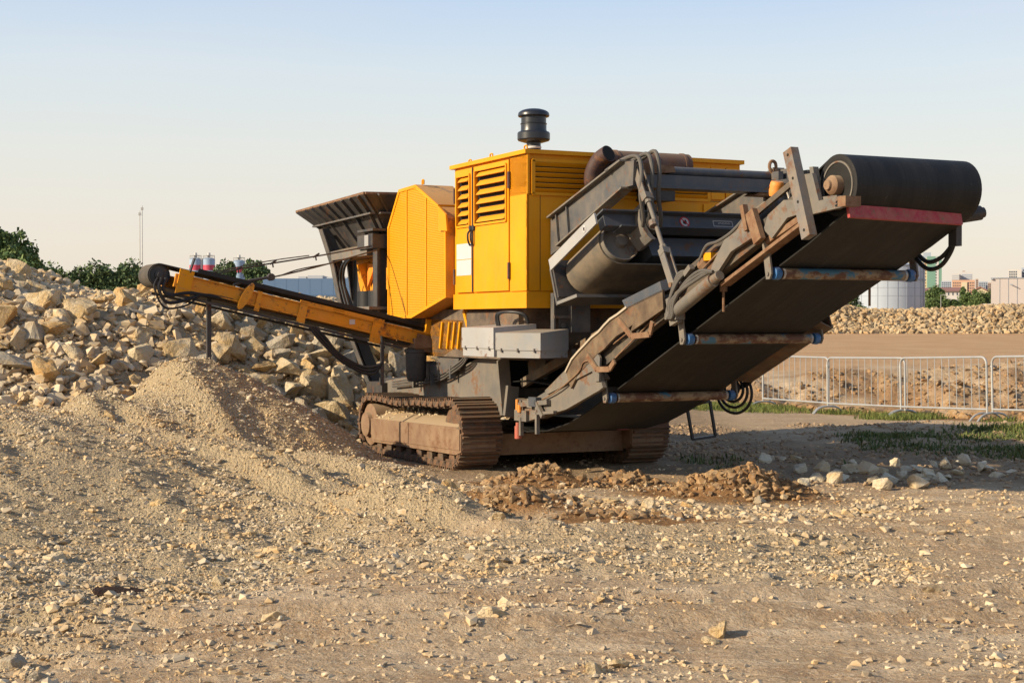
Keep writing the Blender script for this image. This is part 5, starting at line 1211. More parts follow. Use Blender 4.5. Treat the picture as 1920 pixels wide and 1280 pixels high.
m = MB(); m.hull([(0.62, -2.93, 3.17), (1.0, -2.93, 3.20), (0.98, -2.93, 3.26), (0.62, -2.93, 3.28)], [(0.62, -2.6, 3.17), (1.0, -2.6, 3.20), (0.98, -2.6, 3.26), (0.62, -2.6, 3.28)]); part('beam_gusset', m, RUST, GA)
m = MB(); m.hull([(1.95, -2.91, 3.01), (2.30, -2.91, 3.01), (2.30, -2.91, 3.2)], [(1.95, -2.7, 3.01), (2.30, -2.7, 3.01), (2.30, -2.7, 3.2)]); part('beam_gusset', m, RUST, GA)
m = MB(); m.box(2.20, 2.26, -2.97, -2.70, 2.97, 3.26); part('end_plate', m, GREY, GA)
m = MB(); m.tube([(2.22, -2.84, 3.24), (2.18, -2.84, 3.31), (2.20, -2.84, 3.37), (2.25, -2.84, 3.36), (2.26, -2.84, 3.29), (2.23, -2.84, 3.22)], 0.018, 8, 4); m.tube([(2.24, -2.84, 3.28), (2.31, -2.84, 3.25), (2.36, -2.84, 3.17)], 0.025, 8, 4); part('lifting_chain', m, RUST, GA)
m = MB(); m.prism([(-1.25, 2.82), (-2.9, 3.02), (-2.9, 2.90), (-1.8, 2.60), (-1.25, 2.52)], 'x', 2.36, 2.40); part('rear_arm', m, painted('dusty_brown_arm', (0.16, 0.12, 0.085), 0.4, 0.2, 0.7), GA)
# turnbuckles holding the separator
for x in (0.56,):
    A, B2 = Vector((x, -2.93, 3.24)), Vector((x - 0.10, -3.80, 2.06)); dv = (B2 - A).normalized()
    m = MB(); m.cyl(A + dv * 0.42, B2 - dv * 0.42, 0.022, 12); TB = part('turnbuckle', m, LGREY, GA)
    for e, sg in ((A, 1), (B2, -1)):
        m = MB()
        for o in (-0.035, 0.035): m.bar(e + Vector((o, 0, 0)), e + dv * sg * 0.40 + Vector((o, 0, 0)), 0.014, 0.075, (0, 1, 0.5))
        m.bar(e + dv * sg * 0.36, e + dv * sg * 0.43, 0.09, 0.08, (0, 1, 0.5)); m.cyl(e + dv * sg * 0.43, e + dv * sg * 0.47, 0.035, 8); part('fork_end', m, LGREY, TB)
        m = MB(); m.cyl(e + Vector((-0.06, 0, 0)), e + Vector((0.06, 0, 0)), 0.025, 10); part('pin', m, RUST, TB)
m = MB(); m.cyl(A + dv * 0.70 + Vector((-0.03, 0, 0)), A + dv * 0.76 + Vector((-0.03, 0, 0)), 0.04, 8); part('lock_nut', m, LGREY, TB)
for k, x in enumerate((0.50, 0.62, 0.70)):
    m = MB(); m.tube([(x - 0.08, -2.55, 3.22), (x, -2.75, 3.32), (x + 0.03, -2.98, 3.33 + 0.03 * k), (x + 0.02, -3.08, 3.18), (x + 0.02, -3.06, 2.95), (x + 0.10, -2.98, 2.75), (x + 0.14, -2.90, 2.66)], 0.021, 9, 6); part('hydraulic_hose', m, HOSEG, GA)

# ---- belt magnet slung under the gantry, tilted like the conveyor
def mg(x, s, t): return (x, -1.74 - cc * s + cs * t, 2.28 + cs * s + cc * t)
def mgp(s, t): p = mg(0, s, t); return (p[1], p[2])
m = MB()
m.hull([mg(0.34, 0.90, 0.00), mg(2.32, 0.90, 0.00), mg(2.32, 1.02, 0.00), mg(0.34, 1.02, 0.00)], [mg(0.34, 0.90, 0.13), mg(2.32, 0.90, 0.13), mg(2.32, 1.02, 0.13), mg(0.34, 1.02, 0.13)])
MG = part('magnet_separator', m, BLUEG, CR)
m = MB()
m.hull([mg(0.30, 0.88, 0.13), mg(2.34, 0.88, 0.13), mg(2.34, 1.10, 0.13), mg(0.30, 1.10, 0.13)], [mg(0.30, 0.88, 0.145), mg(2.34, 0.88, 0.145), mg(2.34, 1.10, 0.145), mg(0.30, 1.10, 0.145)])
m.hull([mg(0.5, 0.88, -0.015), mg(2.34, 0.88, -0.015), mg(2.34, 1.06, -0.015), mg(0.5, 1.06, -0.015)], [mg(0.5, 0.88, 0.0), mg(2.34, 0.88, 0.0), mg(2.34, 1.06, 0.0), mg(0.5, 1.06, 0.0)])
part('beam_flange', m, BLUEG, MG)
m = MB(); m.hull([mg(0.24, -0.06, 0.00), mg(0.26, -0.06, 0.00), mg(0.26, 1.02, 0.02), mg(0.24, 1.02, 0.02)], [mg(0.24, -0.06, 0.12), mg(0.26, -0.06, 0.12), mg(0.26, 1.02, 0.135), mg(0.24, 1.02, 0.135)])
SP = part('side_plate', m, PALE, MG)
m = MB(); p = mg(0.238, 0.78, 0.075); m.cyl((p[0], p[1], p[2]), (p[0] - 0.004, p[1], p[2]), 0.035, 16); part('round_sticker', m, WHITE, SP)
m = MB(); x = p[0] - 0.006; m.bar((x, p[1] + 0.012, p[2] - 0.02), (x, p[1] + 0.012, p[2] + 0.02), 0.003, 0.006, (0, 1, 0)); m.bar((x, p[1] + 0.012, p[2] + 0.02), (x, p[1] - 0.012, p[2] - 0.02), 0.003, 0.006, (0, 1, 0)); m.bar((x, p[1] - 0.012, p[2] - 0.02), (x, p[1] - 0.012, p[2] + 0.02), 0.003, 0.006, (0, 1, 0)); part('sticker_letter', m, BLACKINK, SP)
m = MB()                                                            # belt loop round two drums whose axes follow the slope
loop = []; r = 0.225; xl_, xr_ = 0.62, 2.10
for k in range(13):
    a = R_(90 + 180 * k / 12); loop.append((xl_ + r * math.cos(a), -0.06 + r * math.sin(a)))
for k in range(13):
    a = R_(-90 + 180 * k / 12); loop.append((xr_ + r * math.cos(a), -0.06 + r * math.sin(a)))
n = len(loop); vs = [mg(x, s, t) for s in (-0.02, 0.74) for x, t in loop]
mid = (xl_ + xr_) / 2
vs += [mg(mid + (x - mid) * 0.985, s, -0.06 + (t + 0.06) * 0.94) for s in (-0.02, 0.74) for x, t in loop]
fs = []
for i in range(n):
    j = (i + 1) % n; fs += [(i, j, n + j, n + i), (2 * n + i, 3 * n + i, 3 * n + j, 2 * n + j), (i, 2 * n + i, 2 * n + j, j), (n + i, n + j, 3 * n + j, 3 * n + i)]
m._add(vs, fs); part('separator_belt', m, BELTDUST, MG)
m = MB(); m.lathe(mg(xl_, 0.80, -0.06), (0, cc, -cs), [(0.03, -0.05), (0.06, -0.04), (0.07, 0.02), (0.185, 0.04), (0.195, 0.0), (0.205, 0.0), (0.205, 0.7)], 26); part('separator_drum', m, LGREY, MG)
m = MB(); m.lathe(mg(xr_, 0.80, -0.06), (0, cc, -cs), [(0.03, -0.05), (0.06, -0.04), (0.07, 0.02), (0.185, 0.04), (0.195, 0.0), (0.205, 0.0), (0.205, 0.7)], 26); part('separator_drum', m, LGREY, MG)
m = MB(); m.hull([mg(0.95, 0.80, -0.21), mg(1.95, 0.80, -0.21), mg(1.95, 0.80, -0.01), mg(0.92, 0.80, -0.01)], [mg(0.95, 0.0, -0.21), mg(1.95, 0.0, -0.21), mg(1.95, 0.0, -0.01), mg(0.92, 0.0, -0.01)]); part('magnet_block', m, BLUEG, MG)
m = MB(); m.hull([mg(0.27, -0.10, -0.37), mg(2.3, -0.10, -0.37), mg(2.3, -0.10, -0.335), mg(0.27, -0.10, -0.335)], [mg(0.40, 0.10, -0.37), mg(2.3, 0.10, -0.37), mg(2.3, 0.10, -0.335), mg(0.40, 0.10, -0.335)])
m.hull([mg(0.27, -0.13, -0.37), mg(0.62, -0.13, -0.37), mg(0.42, -0.13, -0.14), mg(0.40, -0.13, 0.05), mg(0.27, -0.13, 0.05)], [mg(0.27, -0.10, -0.37), mg(0.62, -0.10, -0.37), mg(0.42, -0.10, -0.14), mg(0.40, -0.10, 0.05), mg(0.27, -0.10, 0.05)]); part('back_plate', m, GREY, MG)
m = MB(); m.hull([mg(0.28, -0.09, -0.30), mg(2.3, -0.09, -0.30), mg(2.3, -0.09, 0.12), mg(0.28, -0.09, 0.12)], [mg(0.28, -0.06, -0.30), mg(2.3, -0.06, -0.30), mg(2.3, -0.06, 0.12), mg(0.28, -0.06, 0.12)]); part('dark_backing_sheet', m, DGREY, MG)  # added dark sheet, stands in for the shade inside the magnet frame
# curved cover over the drive drum, hydraulic motor
m = MB(); cov = []
for k in range(9):
    a = R_(110 + 130 * k / 8); cov.append((0.86 + 0.19 * math.cos(a) * 0.9, 0.03 + 0.25 * math.sin(a)))
cov2 = [(x + 0.05, t + 0.01) for x, t in cov]
m.hull([mg(x, 0.84, t) for x, t in cov + cov2[::-1]], [mg(x, 1.12, t) for x, t in cov + cov2[::-1]]); part('drum_cover', m, LGREY, MG)
m = MB(); m.cyl(mg(0.84, 0.80, 0.0), mg(0.84, 1.12, 0.0), 0.085, 16); m.cyl(mg(0.84, 1.12, 0.0), mg(0.84, 1.18, 0.0), 0.05, 12); p = Vector(mg(0.88, 1.0, 0.13)); m.box(p.x - 0.06, p.x + 0.06, p.y - 0.06, p.y + 0.06, p.z - 0.08, p.z + 0.12); part('hydraulic_motor', m, LGREY, MG)
m = MB()
p = mg(0.80, 1.12, 0.02); m.tube([(0.62, -3.02, 3.0), (0.66, -3.0, 2.8), p], 0.02, 8, 5); part('hydraulic_hose', m, HOSEG, MG)
# round prohibition sticker and name plate on the beam
q0 = Vector(mg(1.27, 1.0225, 0.065)); nrm = Vector((0, -cc, cs)); tx = Vector((1, 0, 0)); ty = Vector((0, cs, cc))
m = MB(); m.cyl(q0, q0 + nrm * 0.002, 0.058, 24); ST = part('prohibition_sign', m, REDINK, MG)
m = MB(); m.cyl(q0 + nrm * 0.002, q0 + nrm * 0.004, 0.046, 24); part('sign_disc', m, WHITE, ST)
m = MB(); m.hull([q0 + nrm * 0.0045 + tx * a + ty * b for a, b in ((-0.022, -0.02), (0.012, -0.026), (0.024, 0.004), (0.01, 0.03), (0.0, 0.012), (-0.012, 0.024), (-0.02, 0.006))], [q0 + nrm * 0.006 + tx * a + ty * b for a, b in ((-0.022, -0.02), (0.012, -0.026), (0.024, 0.004), (0.01, 0.03), (0.0, 0.012), (-0.012, 0.024), (-0.02, 0.006))]); part('sign_symbol', m, BLACKINK, ST)
m = MB(); m.bar(q0 + nrm * 0.008 + tx * -0.034 + ty * 0.034, q0 + nrm * 0.008 + tx * 0.034 + ty * -0.034, 0.002, 0.010, nrm.cross(tx + ty * -1)); part('sign_slash', m, REDINK, ST)
q1 = Vector(mg(1.73, 1.0225, 0.06))
m = MB(); pts = [q1 + tx * a + ty * b for a, b in ((-0.115, -0.03), (0.115, -0.03), (0.115, 0.03), (-0.115, 0.03))]
for i in range(4): m.bar(pts[i], pts[(i + 1) % 4], 0.006, 0.003, nrm)
NP = part('name_plate', m, WHITE, MG)
m = MB()
for k, (w, h) in enumerate(((.010, .014), (.012, .014), (.008, .014), (.013, .014), (.010, .014), (.012, .014), (.009, .014), (.012, .014), (.010, .014))):
    xk = -0.055 + k * 0.017; a = q1 + tx * xk + ty * -0.004; m.bar(a, a + ty * h, 0.004, 0.003, nrm); m.bar(a + ty * (h if k % 2 else h * 0.5), a + ty * (h if k % 2 else h * 0.5) + tx * w, 0.004, 0.003, nrm)
part('plate_lettering', m, WHITE, NP)
# orange beacon beside the gantry
m = MB(); q = Vector((0.72, -5.02, 2.80)); m.lathe(q, (0.0, -0.25, 1), [(0.055, 0), (0.06, 0.02), (0.064, 0.05), (0.060, 0.07), (0.064, 0.09), (0.058, 0.12), (0.05, 0.13)], 20); BE = part('orange_spring_cap', m, ORANGE, DC)
m = MB(); m.cyl(q + Vector((0, 0.02, -0.12)), q, 0.03, 10); m.bar(q + Vector((0.02, -0.05, -0.06)), q + Vector((0.02, -0.18, -0.26)), 0.02, 0.02); m.tube([q + Vector((0.05, -0.1, 0.03)), q + Vector((0.03, -0.16, -0.05)), q + Vector((0, -0.16, -0.18)), q + Vector((-0.05, -0.12, -0.3))], 0.01, 6, 4); part('cap_mount', m, STEEL, BE)
m = MB(); m.bar((0.66, -4.90, 2.58), (0.66, -5.2, 2.72), 0.08, 0.10); m.box(0.8, 0.95, -5.2, -4.9, 2.7, 2.95); part('beacon_base', m, DGREY, DC)

# ---- folding step on the right side
m = MB(); S0 = [(2.70, -0.42, 0.72), (3.02, -0.42, 0.78), (3.10, -0.42, 0.36), (2.78, -0.42, 0.33)]
for i in range(4): m.bar(S0[i], S0[(i + 1) % 4], 0.03, 0.03)
m.bar((2.98, -0.42, 0.78), (2.98, -0.2, 0.80), 0.05, 0.05); m.bar((2.74, -0.40, 0.70), (2.74, -0.1, 0.9), 0.03, 0.03); part('folding_step', m, BLACK, CR)

# ---- dirt lying on the left track frame
g = np.random.default_rng(70); n = 420
yy = g.uniform(0.25, 2.9, n); xx = g.uniform(0.02, 0.36, n)
X, Y = m2s(xx, yy); zz = 0.50 + (0.10 * ss(0.0, 0.3, xx) + 0.05 * vnoise(yy * 3, xx * 3, 4)) + 0.0 * yy
m = MB(); m.hull([(0.0, 0.2, 0.505), (0.40, 0.2, 0.505), (0.40, 2.95, 0.465), (0.0, 2.95, 0.465)], [(0.16, 0.35, 0.59), (0.40, 0.3, 0.62), (0.40, 2.85, 0.58), (0.16, 2.8, 0.55)])
part('packed_dirt', m, painted('packed_dirt', (0.30, 0.21, 0.13), 0.5, 0, 0.95), CR)
scatter('spilled_gravel', X, Y, 0.03 + 0.06 * g.random(n) ** 2, STONES, 1, 8, 12, z=zz - 0.02, label='spilled gravel lying on the frame of the left crawler track', cat='gravel')

# ------------------------------------------------------------------ crowd barriers along the trench
def barrier(name):
    L, zb, zt, r = 2.24, 0.20, 1.08, 0.12
    root = empty(name)
    pts = [(0, 0, zb)]
    for k in range(0, 7): a = R_(180 - 90 * k / 6); pts.append((r + r * math.cos(a), 0, zt - r + r * math.sin(a)))
    for k in range(0, 7): a = R_(90 - 90 * k / 6); pts.append((L - r + r * math.cos(a), 0, zt - r + r * math.sin(a)))
    pts.append((L, 0, zb))
    m = MB(); m.tube(pts, 0.019, 8, 1); m.tube([(0, 0, zb), (L, 0, zb)], 0.017, 8, 1)
    m.cyl((0, 0, 0.13), (0, 0, zb), 0.016, 8); m.cyl((L, 0, 0.13), (L, 0, zb), 0.016, 8); part('barrier_frame', m, GALV, root)
    bm_ = MB().cyl((0, 0, zb), (0, 0, zt - 0.01), 0.0075, 6).mesh('bar'); bm_.materials.append(GALV)
    for k in range(11):
        o = link('bar', bm_, None, root); o.location = (L * (k + 1) / 12, 0, 0)
    fm = MB(); fm.tube([(0, -0.36, 0.0), (0, -0.26, 0.09), (0, -0.12, 0.135), (0, 0.12, 0.135), (0, 0.26, 0.09), (0, 0.36, 0.0)], 0.017, 8, 4); fmesh = fm.mesh('foot'); fmesh.materials.append(GALV)
    for x in (0.03, L - 0.03): o = link('foot', fmesh, None, root); o.location = (x, 0, 0)
    m = MB(); m.bar((-0.03, 0, 0.30), (0.0, 0, 0.30), 0.02, 0.03); m.bar((-0.03, 0, 0.92), (0.0, 0, 0.92), 0.02, 0.03); part('hook', m, GALV, root)
    return root
b0 = barrier('crowd_barrier')
BL = ['farthest steel crowd barrier, its top hidden by the conveyor guard', 'steel crowd barrier second from the crusher along the trench', 'steel crowd barrier in full view before the sandy trench ramp', 'nearest steel crowd barrier, cut by the picture edge']
for k, (ya, dx) in enumerate(((10.72, 0.08), (8.43, 0.0), (6.27, 0.0), (3.95, 0.02))):
    o = b0 if k == 0 else copy_tree(b0)
    x, y = m2s(11.42 + dx, ya); o.location = (x, y, ground_z(*m2s(11.42 + dx, ya))); o.rotation_euler = (0, -math.atan((ground_z(*m2s(11.42, ya - 2.24)) - o.location.z) / 2.24), MA - R_(90 + (0.5, -0.8, 0.6, 0)[k]))
    o['label'] = BL[k]; o['category'] = 'crowd barrier'; o['group'] = 'crowd barriers along the trench'

# ------------------------------------------------------------------ grass and weeds
def blades(name, X, Y, h, w, mat, lean, seed, label):
    g = np.random.default_rng(seed); n = len(X); Z = H(X, Y) - 0.01; a = g.uniform(0, 6.283, n); b = g.uniform(0, 6.283, n); ln = lean * g.random(n) * h
    p0 = np.stack([X - np.cos(a) * w / 2, Y - np.sin(a) * w / 2, Z], -1); p1 = np.stack([X + np.cos(a) * w / 2, Y + np.sin(a) * w / 2, Z], -1)
    md = np.stack([X + np.cos(b) * ln * .35, Y + np.sin(b) * ln * .35, Z + h * .6], -1); tp = np.stack([X + np.cos(b) * ln, Y + np.sin(b) * ln, Z + h * (1 - .25 * lean)], -1)
    off = np.stack([np.cos(a) * w * .42, np.sin(a) * w * .42, 0 * w], -1)
    V = np.stack([p0, p1, md - off, md + off, tp], 1).reshape(-1, 3); i = np.arange(n)[:, None] * 5
    F = np.concatenate([i + np.array([0, 1, 3]), i + np.array([0, 3, 2]), i + np.array([2, 3, 4])])
    link(name, big_mesh(name, V, F), mat, kind='stuff', label=label, category='grass')
g = np.random.default_rng(80); n = 90000
mx = g.uniform(9.2, 12.0, n); my = g.uniform(-3.0, 14, n); X, Y = m2s(mx, my)
k = (fbm(X * 0.7, Y * 0.7, 81, 3) + 0.35 * ss(9.4, 10.9, mx) + 0.10 * ss(6, 2, my) - 0.25 * ss(11.5, 11.9, mx)) > 0.16 + 0.45 * g.random(n)
X, Y = X[k], Y[k]; blades('grass', X, Y, 0.05 + 0.13 * g.random(len(X)) ** 2.2, 0.008 + 0.006 * g.random(len(X)), GRASS, 0.7, 82, 'strip of fresh green grass growing at the feet of the barriers')
n = 60000; X = g.uniform(2.0, 9.0, n); Y = g.uniform(16.3, 25.5, n)
d = fbm(X * 0.6, Y * 0.6, 83, 4) + 0.32 * ss(3.8, 5.6, X - (Y - 21) * 0.1) * ss(18.6, 20, Y) - 0.16 * ss(18.5, 17.5, Y)
k = (d > 0.30 + 0.35 * g.random(n)) & (X < Y * 0.35); X, Y = X[k], Y[k]
blades('weeds', X, Y, 0.03 + 0.10 * g.random(len(X)) ** 2, 0.014 + 0.012 * g.random(len(X)), WEED, 1.0, 84, 'low dark weeds spread over the shaded soil')

# ------------------------------------------------------------------ trees
def crown_mesh(seed, n=1500, lobes=9, leaf=0.085, top=0.5):
    g = np.random.default_rng(seed); C = []; Rr = []
    for k in range(lobes):
        t = (k + 0.5) / lobes; z = 0.16 + 0.74 * t; w = 0.72 * math.sin(math.pi * min(1, (0.20 + 0.78 * t)) ** 0.9)
        a = g.uniform(0, 6.283); rr = w * g.uniform(0.2, 0.75); C.append((rr * math.cos(a), rr * math.sin(a), z)); Rr.append(g.uniform(0.22, 0.40) * (1.1 - top * t))
    C = np.array(C); Rr = np.array(Rr); i = g.integers(0, lobes, n); d = g.normal(size=(n, 3)); d /= np.linalg.norm(d, axis=1)[:, None]
    p = C[i] + d * (Rr[i] * (0.50 + 0.55 * g.random(n) + 0.40 * (g.random(n) > 0.90) * g.random(n)))[:, None] * np.array([1, 1, 0.62])
    Rm = rot_mats(g, n); s = leaf * g.uniform(0.5, 1.25, n)
    q = np.array([[-1, -.6, 0], [1, -.5, 0.2], [.9, .6, 0], [-.8, .5, .25]])
    V = np.einsum('nij,vj->nvi', Rm, q) * s[:, None, None] * np.array([1, 1, 0.55]) + p[:, None, :]
    F = (np.arange(n) * 4)[:, None, None] + np.array([[0, 1, 2], [0, 2, 3]])[None]
    return big_mesh('crown', V.reshape(-1, 3), F.reshape(-1, 3))
CM = []
for k in range(5):
    me = crown_mesh(500 + k, 2600, 12 + k, 0.047, 0.35 + 0.08 * k); me2 = me.copy(); me.materials.append(LEAF); me2.materials.append(LEAF2); CM.append((me, me2))
tm = MB(); tm.cyl((0, 0, -0.05), (0.01, 0, 0.45), 0.035, 8, 0.022); tm.cyl((0.01, 0, 0.43), (0.0, 0.02, 0.85), 0.022, 7, 0.006)
for a in (0.3, 2.2, 4.1, 5.4): tm.cyl((0.01, 0, 0.30 + 0.06 * a), (0.30 * math.cos(a), 0.30 * math.sin(a), 0.55 + 0.06 * a), 0.013, 6, 0.004)
TRK = tm.mesh('trunk'); TRK.materials.append(BARK)
def tree(x, y, h, w, var, mat, rz, label, group):
    root = empty('tree', (x, y, ground_z(x, y) - 0.05), rz, label=label, category='tree', group=group)
    c = link('crown', CM[var % 5][mat], None, root); c.scale = (w * 1.55, w * 1.55, h)
    t = link('trunk', TRK, None, root); t.scale = (w * 1.1, w * 1.1, h); return root
def colx(px, Y): return (px - 960) / 2940 * Y
def rowz(py, Y): return EYE + (607 - py) / 2940 * Y
rt = random.Random(12)
def trees(spec, group, mat, labels):
    for k, (px, py, Y, w) in enumerate(spec):
        x = colx(px, Y); z0 = ground_z(x, Y); h = (rowz(py, Y) - z0) / 0.97
        tree(x, Y, h, w, rt.randrange(5), mat, rt.uniform(0, 6.28), labels[k], group)
far_left = [(-12, 428, 92, 2.3), (10, 430, 92, 2.0), (36, 440, 94, 2.0), (58, 460, 95, 1.5), (24, 462, 90, 2.0), (74, 484, 96, 1.5), (94, 500, 98, 1.4), (50, 480, 88, 1.8), (110, 508, 100, 1.3)]
trees(far_left, 'dense trees behind the left of the heap', 1, ['tall dense tree cut by the picture edge at far left', 'tallest tree behind the rubble heap, near the picture edge', 'tall tree right of the tallest one behind the heap',
      'slender tree on the falling side of the tall group', 'broad low tree in front of the tallest one', 'shorter tree where the tall group steps down', 'low bushy tree at the end of the tall group', 'broad low tree in front of the slender one',
      'lowest bushy tree just before the gap in the tree row'])
mid_left = [(126, 512, 150, 2.0), (146, 503, 150, 2.0), (166, 504, 152, 2.1), (184, 496, 150, 2.2), (202, 503, 154, 2.0), (217, 508, 150, 1.8), (231, 497, 152, 1.9), (247, 493, 150, 2.0), (262, 505, 155, 1.8), (280, 512, 160, 1.8)]
NEXT = ['first', 'second', 'third', 'fourth', 'fifth', 'sixth', 'seventh', 'eighth', 'ninth', 'tenth']
trees(mid_left, 'tree row beyond the heap left of the masts', 0, [f"{'pointed' if p[1] < 500 else 'rounded'} dark tree, {NEXT[k]} from left in the far row before the masts" for k, p in enumerate(mid_left)])
silo_t = [(418, 494, 280, 2.6), (432, 488, 285, 3.0), (468, 488, 290, 3.2), (486, 486, 285, 3.4), (498, 497, 290, 2.8), (408, 505, 285, 2.4), (452, 500, 320, 3.0)]
trees(silo_t, 'trees among the silos', 0, ['leafy tree just left of the single silo', 'taller tree close behind the left of the single silo', 'tree just right of the single silo', 'round tree second right of the single silo', 'last round tree before the blue hall',
      'small tree between the paired silos and the single one', 'tree hidden behind the single silo'])
right_t = [(1745, 540, 300, 2.0), (1756, 536, 300, 2.4), (1766, 548, 298, 2.2), (1750, 560, 290, 2.2), (1774, 560, 290, 2.6), (1788, 560, 290, 2.6), (1806, 536, 295, 1.7), (1816, 548, 292, 2.0), (1828, 543, 290, 1.8), (1838, 548, 288, 1.8), (1849, 550, 290, 1.9), (1595, 545, 240, 2.6), (1857, 545, 296, 1.5)]
trees(right_t, 'trees before the houses on the right', 1, ['tree right beside the white storage tank', 'tall tree in front of the green tower', 'tree between the green tower and the red roof', 'low bush at the foot of the green tower', 'low bush below the red roofed house',
      'low bush at the right end of the red roofed house', 'pointed dark tree before the orange flats', 'bushy tree right of the pointed one', 'tree covering the left of the cream gable', 'tree covering the middle of the cream gable', 'tree covering the right of the cream gable',
      'tree peeping out left of the white storage tank', 'slim tree against the white hall'])

# ------------------------------------------------------------------ far buildings
WALLW = plain('white_render', (0.50, 0.49, 0.48), 0.8, 0.04, 0.05); CREAM = plain('cream_render', (0.52, 0.46, 0.32), 0.8, 0.05, 0.05)
GREENW = plain('hazed_green_render', (0.15, 0.28, 0.225), 0.8, 0.05, 0.05); ORANGEW = plain('hazed_orange_render', (0.50, 0.31, 0.215), 0.8, 0.05, 0.05)  # distance haze is mixed into the green and orange colours
ROOFR = plain('red_roof_tiles', (0.30, 0.15, 0.12), 0.8, 0.1, 0.5); GLASS = plain('window_glass', (0.06, 0.08, 0.11), 0.2, 0.1, 0.2, 0.5)
BLUEW = plain('blue_grey_cladding', (0.12, 0.20, 0.33), 0.6, 0.04, 0.05); BLUED = plain('dark_blue_cladding', (0.09, 0.145, 0.225), 0.6, 0.04, 0.05)
TANKM = plain('white_tank_steel', (0.36, 0.41, 0.48), 0.5, 0.05, 0.15); HALLM = plain('pale_hall_cladding', (0.46, 0.42, 0.40), 0.7, 0.03, 0.1)
SILOB = plain('pale_blue_silo', (0.30, 0.40, 0.54), 0.5, 0.05, 0.3); SILOR = plain('red_silo_band', (0.50, 0.07, 0.11), 0.5, 0.05, 0.3); SEAM = plain('sheet_seam', (0.25, 0.28, 0.33), 0.6)
GBLUE = plain('grey_blue_render', (0.33, 0.37, 0.44), 0.8, 0.05, 0.1); BROWNW = plain('brown_render', (0.34, 0.24, 0.19), 0.8, 0.05, 0.1)
def block(name, px0, px1, py, Y, depth, mat, label, cat='building', group=None, parent=None, lift=0.0):
    x0, x1 = colx(px0, Y), colx(px1, Y); z0 = ground_z((x0 + x1) / 2, Y) - 0.3; z1 = rowz(py, Y)
    m = MB(); m.box(x0, x1, Y, Y + depth, z0 if parent is None else lift, z1)
    kw = {} if parent is not None else dict(label=label, category=cat)
    return part(name, m, mat, parent, **kw)
def windows(parent, px0, px1, py0, py1, Y, nxw, nyw, fw=0.6, fh=0.55, mat=None, name='window'):
    x0, x1 = colx(px0, Y), colx(px1, Y); z1, z0 = rowz(py0, Y), rowz(py1, Y); dx = (x1 - x0) / nxw; dz = (z1 - z0) / nyw
    w = MB(); w.box(-dx * fw / 2, dx * fw / 2, -0.08, 0.02, -dz * fh / 2, dz * fh / 2); me = w.mesh(name); me.materials.append(mat or GLASS)
    for i in range(nxw):
        for j in range(nyw):
            o = link(name, me, None, parent); o.location = (x0 + dx * (i + .5), Y, z0 + dz * (j + .5))
def turn(o, px, Y):
    x = colx(px, Y); o.matrix_basis = Matrix.Translation((x, Y, 0)) @ Matrix.Rotation(-math.atan2(x, Y), 4, 'Z') @ Matrix.Translation((-x, -Y, 0))
# silos
for k, (px, top, lab) in enumerate(((367, 486, 'left silo of the striped pair with a red band'), (392, 486, 'right silo of the striped pair with a white pipe'), (448.5, 490, 'single pale blue silo with red band among trees'))):
    Y = 300; x = colx(px, Y); r = 11.3 / 2940 * Y; z0 = ground_z(x, Y); zt = rowz(top, Y)
    m = MB(); m.cyl((x, Y, z0), (x, Y, zt), r, 28); m.cyl((x, Y, zt), (x, Y, zt + 0.25), r * 1.03, 28, r * 0.6); s = part('silo', m, SILOB, None, label=lab, category='silo', group='silos beyond the heap')
    m = MB(); m.cyl((x, Y, rowz(top + 21, Y)), (x, Y, rowz(top + 11, Y)), r * 1.012, 28); part('red_band', m, SILOR, s)
    m = MB(); m.cyl((x, Y, zt + 0.2), (x, Y, rowz(top - 12, Y)), 0.28, 10); part('vent_pipe', m, WALLW, s)
    m = MB()
    for a in range(10):
        t0 = 2 * math.pi * a / 10; m.cyl((x + r * .95 * math.cos(t0), Y + r * .95 * math.sin(t0), zt), (x + r * .95 * math.cos(t0), Y + r * .95 * math.sin(t0), zt + 0.7), 0.03, 5)
    m.lathe((x, Y, zt + 0.68), (0, 0, 1), [(r * .93, 0), (r * .97, 0), (r * .97, 0.05), (r * .93, 0.05)], 24); part('railing', m, GALV, s)
    if k == 1: m = MB(); m.cyl((x - r - 0.2, Y - 0.3, z0), (x - r - 0.2, Y - 0.3, zt + 0.1), 0.3, 10); part('white_pipe', m, WALLW, s)
# two slim masts
for px, top, lab in ((262.5, 396, 'shorter slim grey mast with a small box on top'), (267, 386, 'taller slim grey mast beside its shorter twin')):
    Y = 200; x = colx(px, Y); m = MB(); z0 = ground_z(x, Y); m.cyl((x, Y, z0), (x, Y, rowz(top, Y)), 0.085, 8, 0.05); o = part('mast', m, GALV, None, label=lab, category='mast', group='slim masts beyond the trees')
    m = MB(); m.box(x - 0.14, x + 0.14, Y - 0.1, Y + 0.1, rowz(top + 8, Y), rowz(top + 3, Y)); part('antenna_box', m, GALV, o)
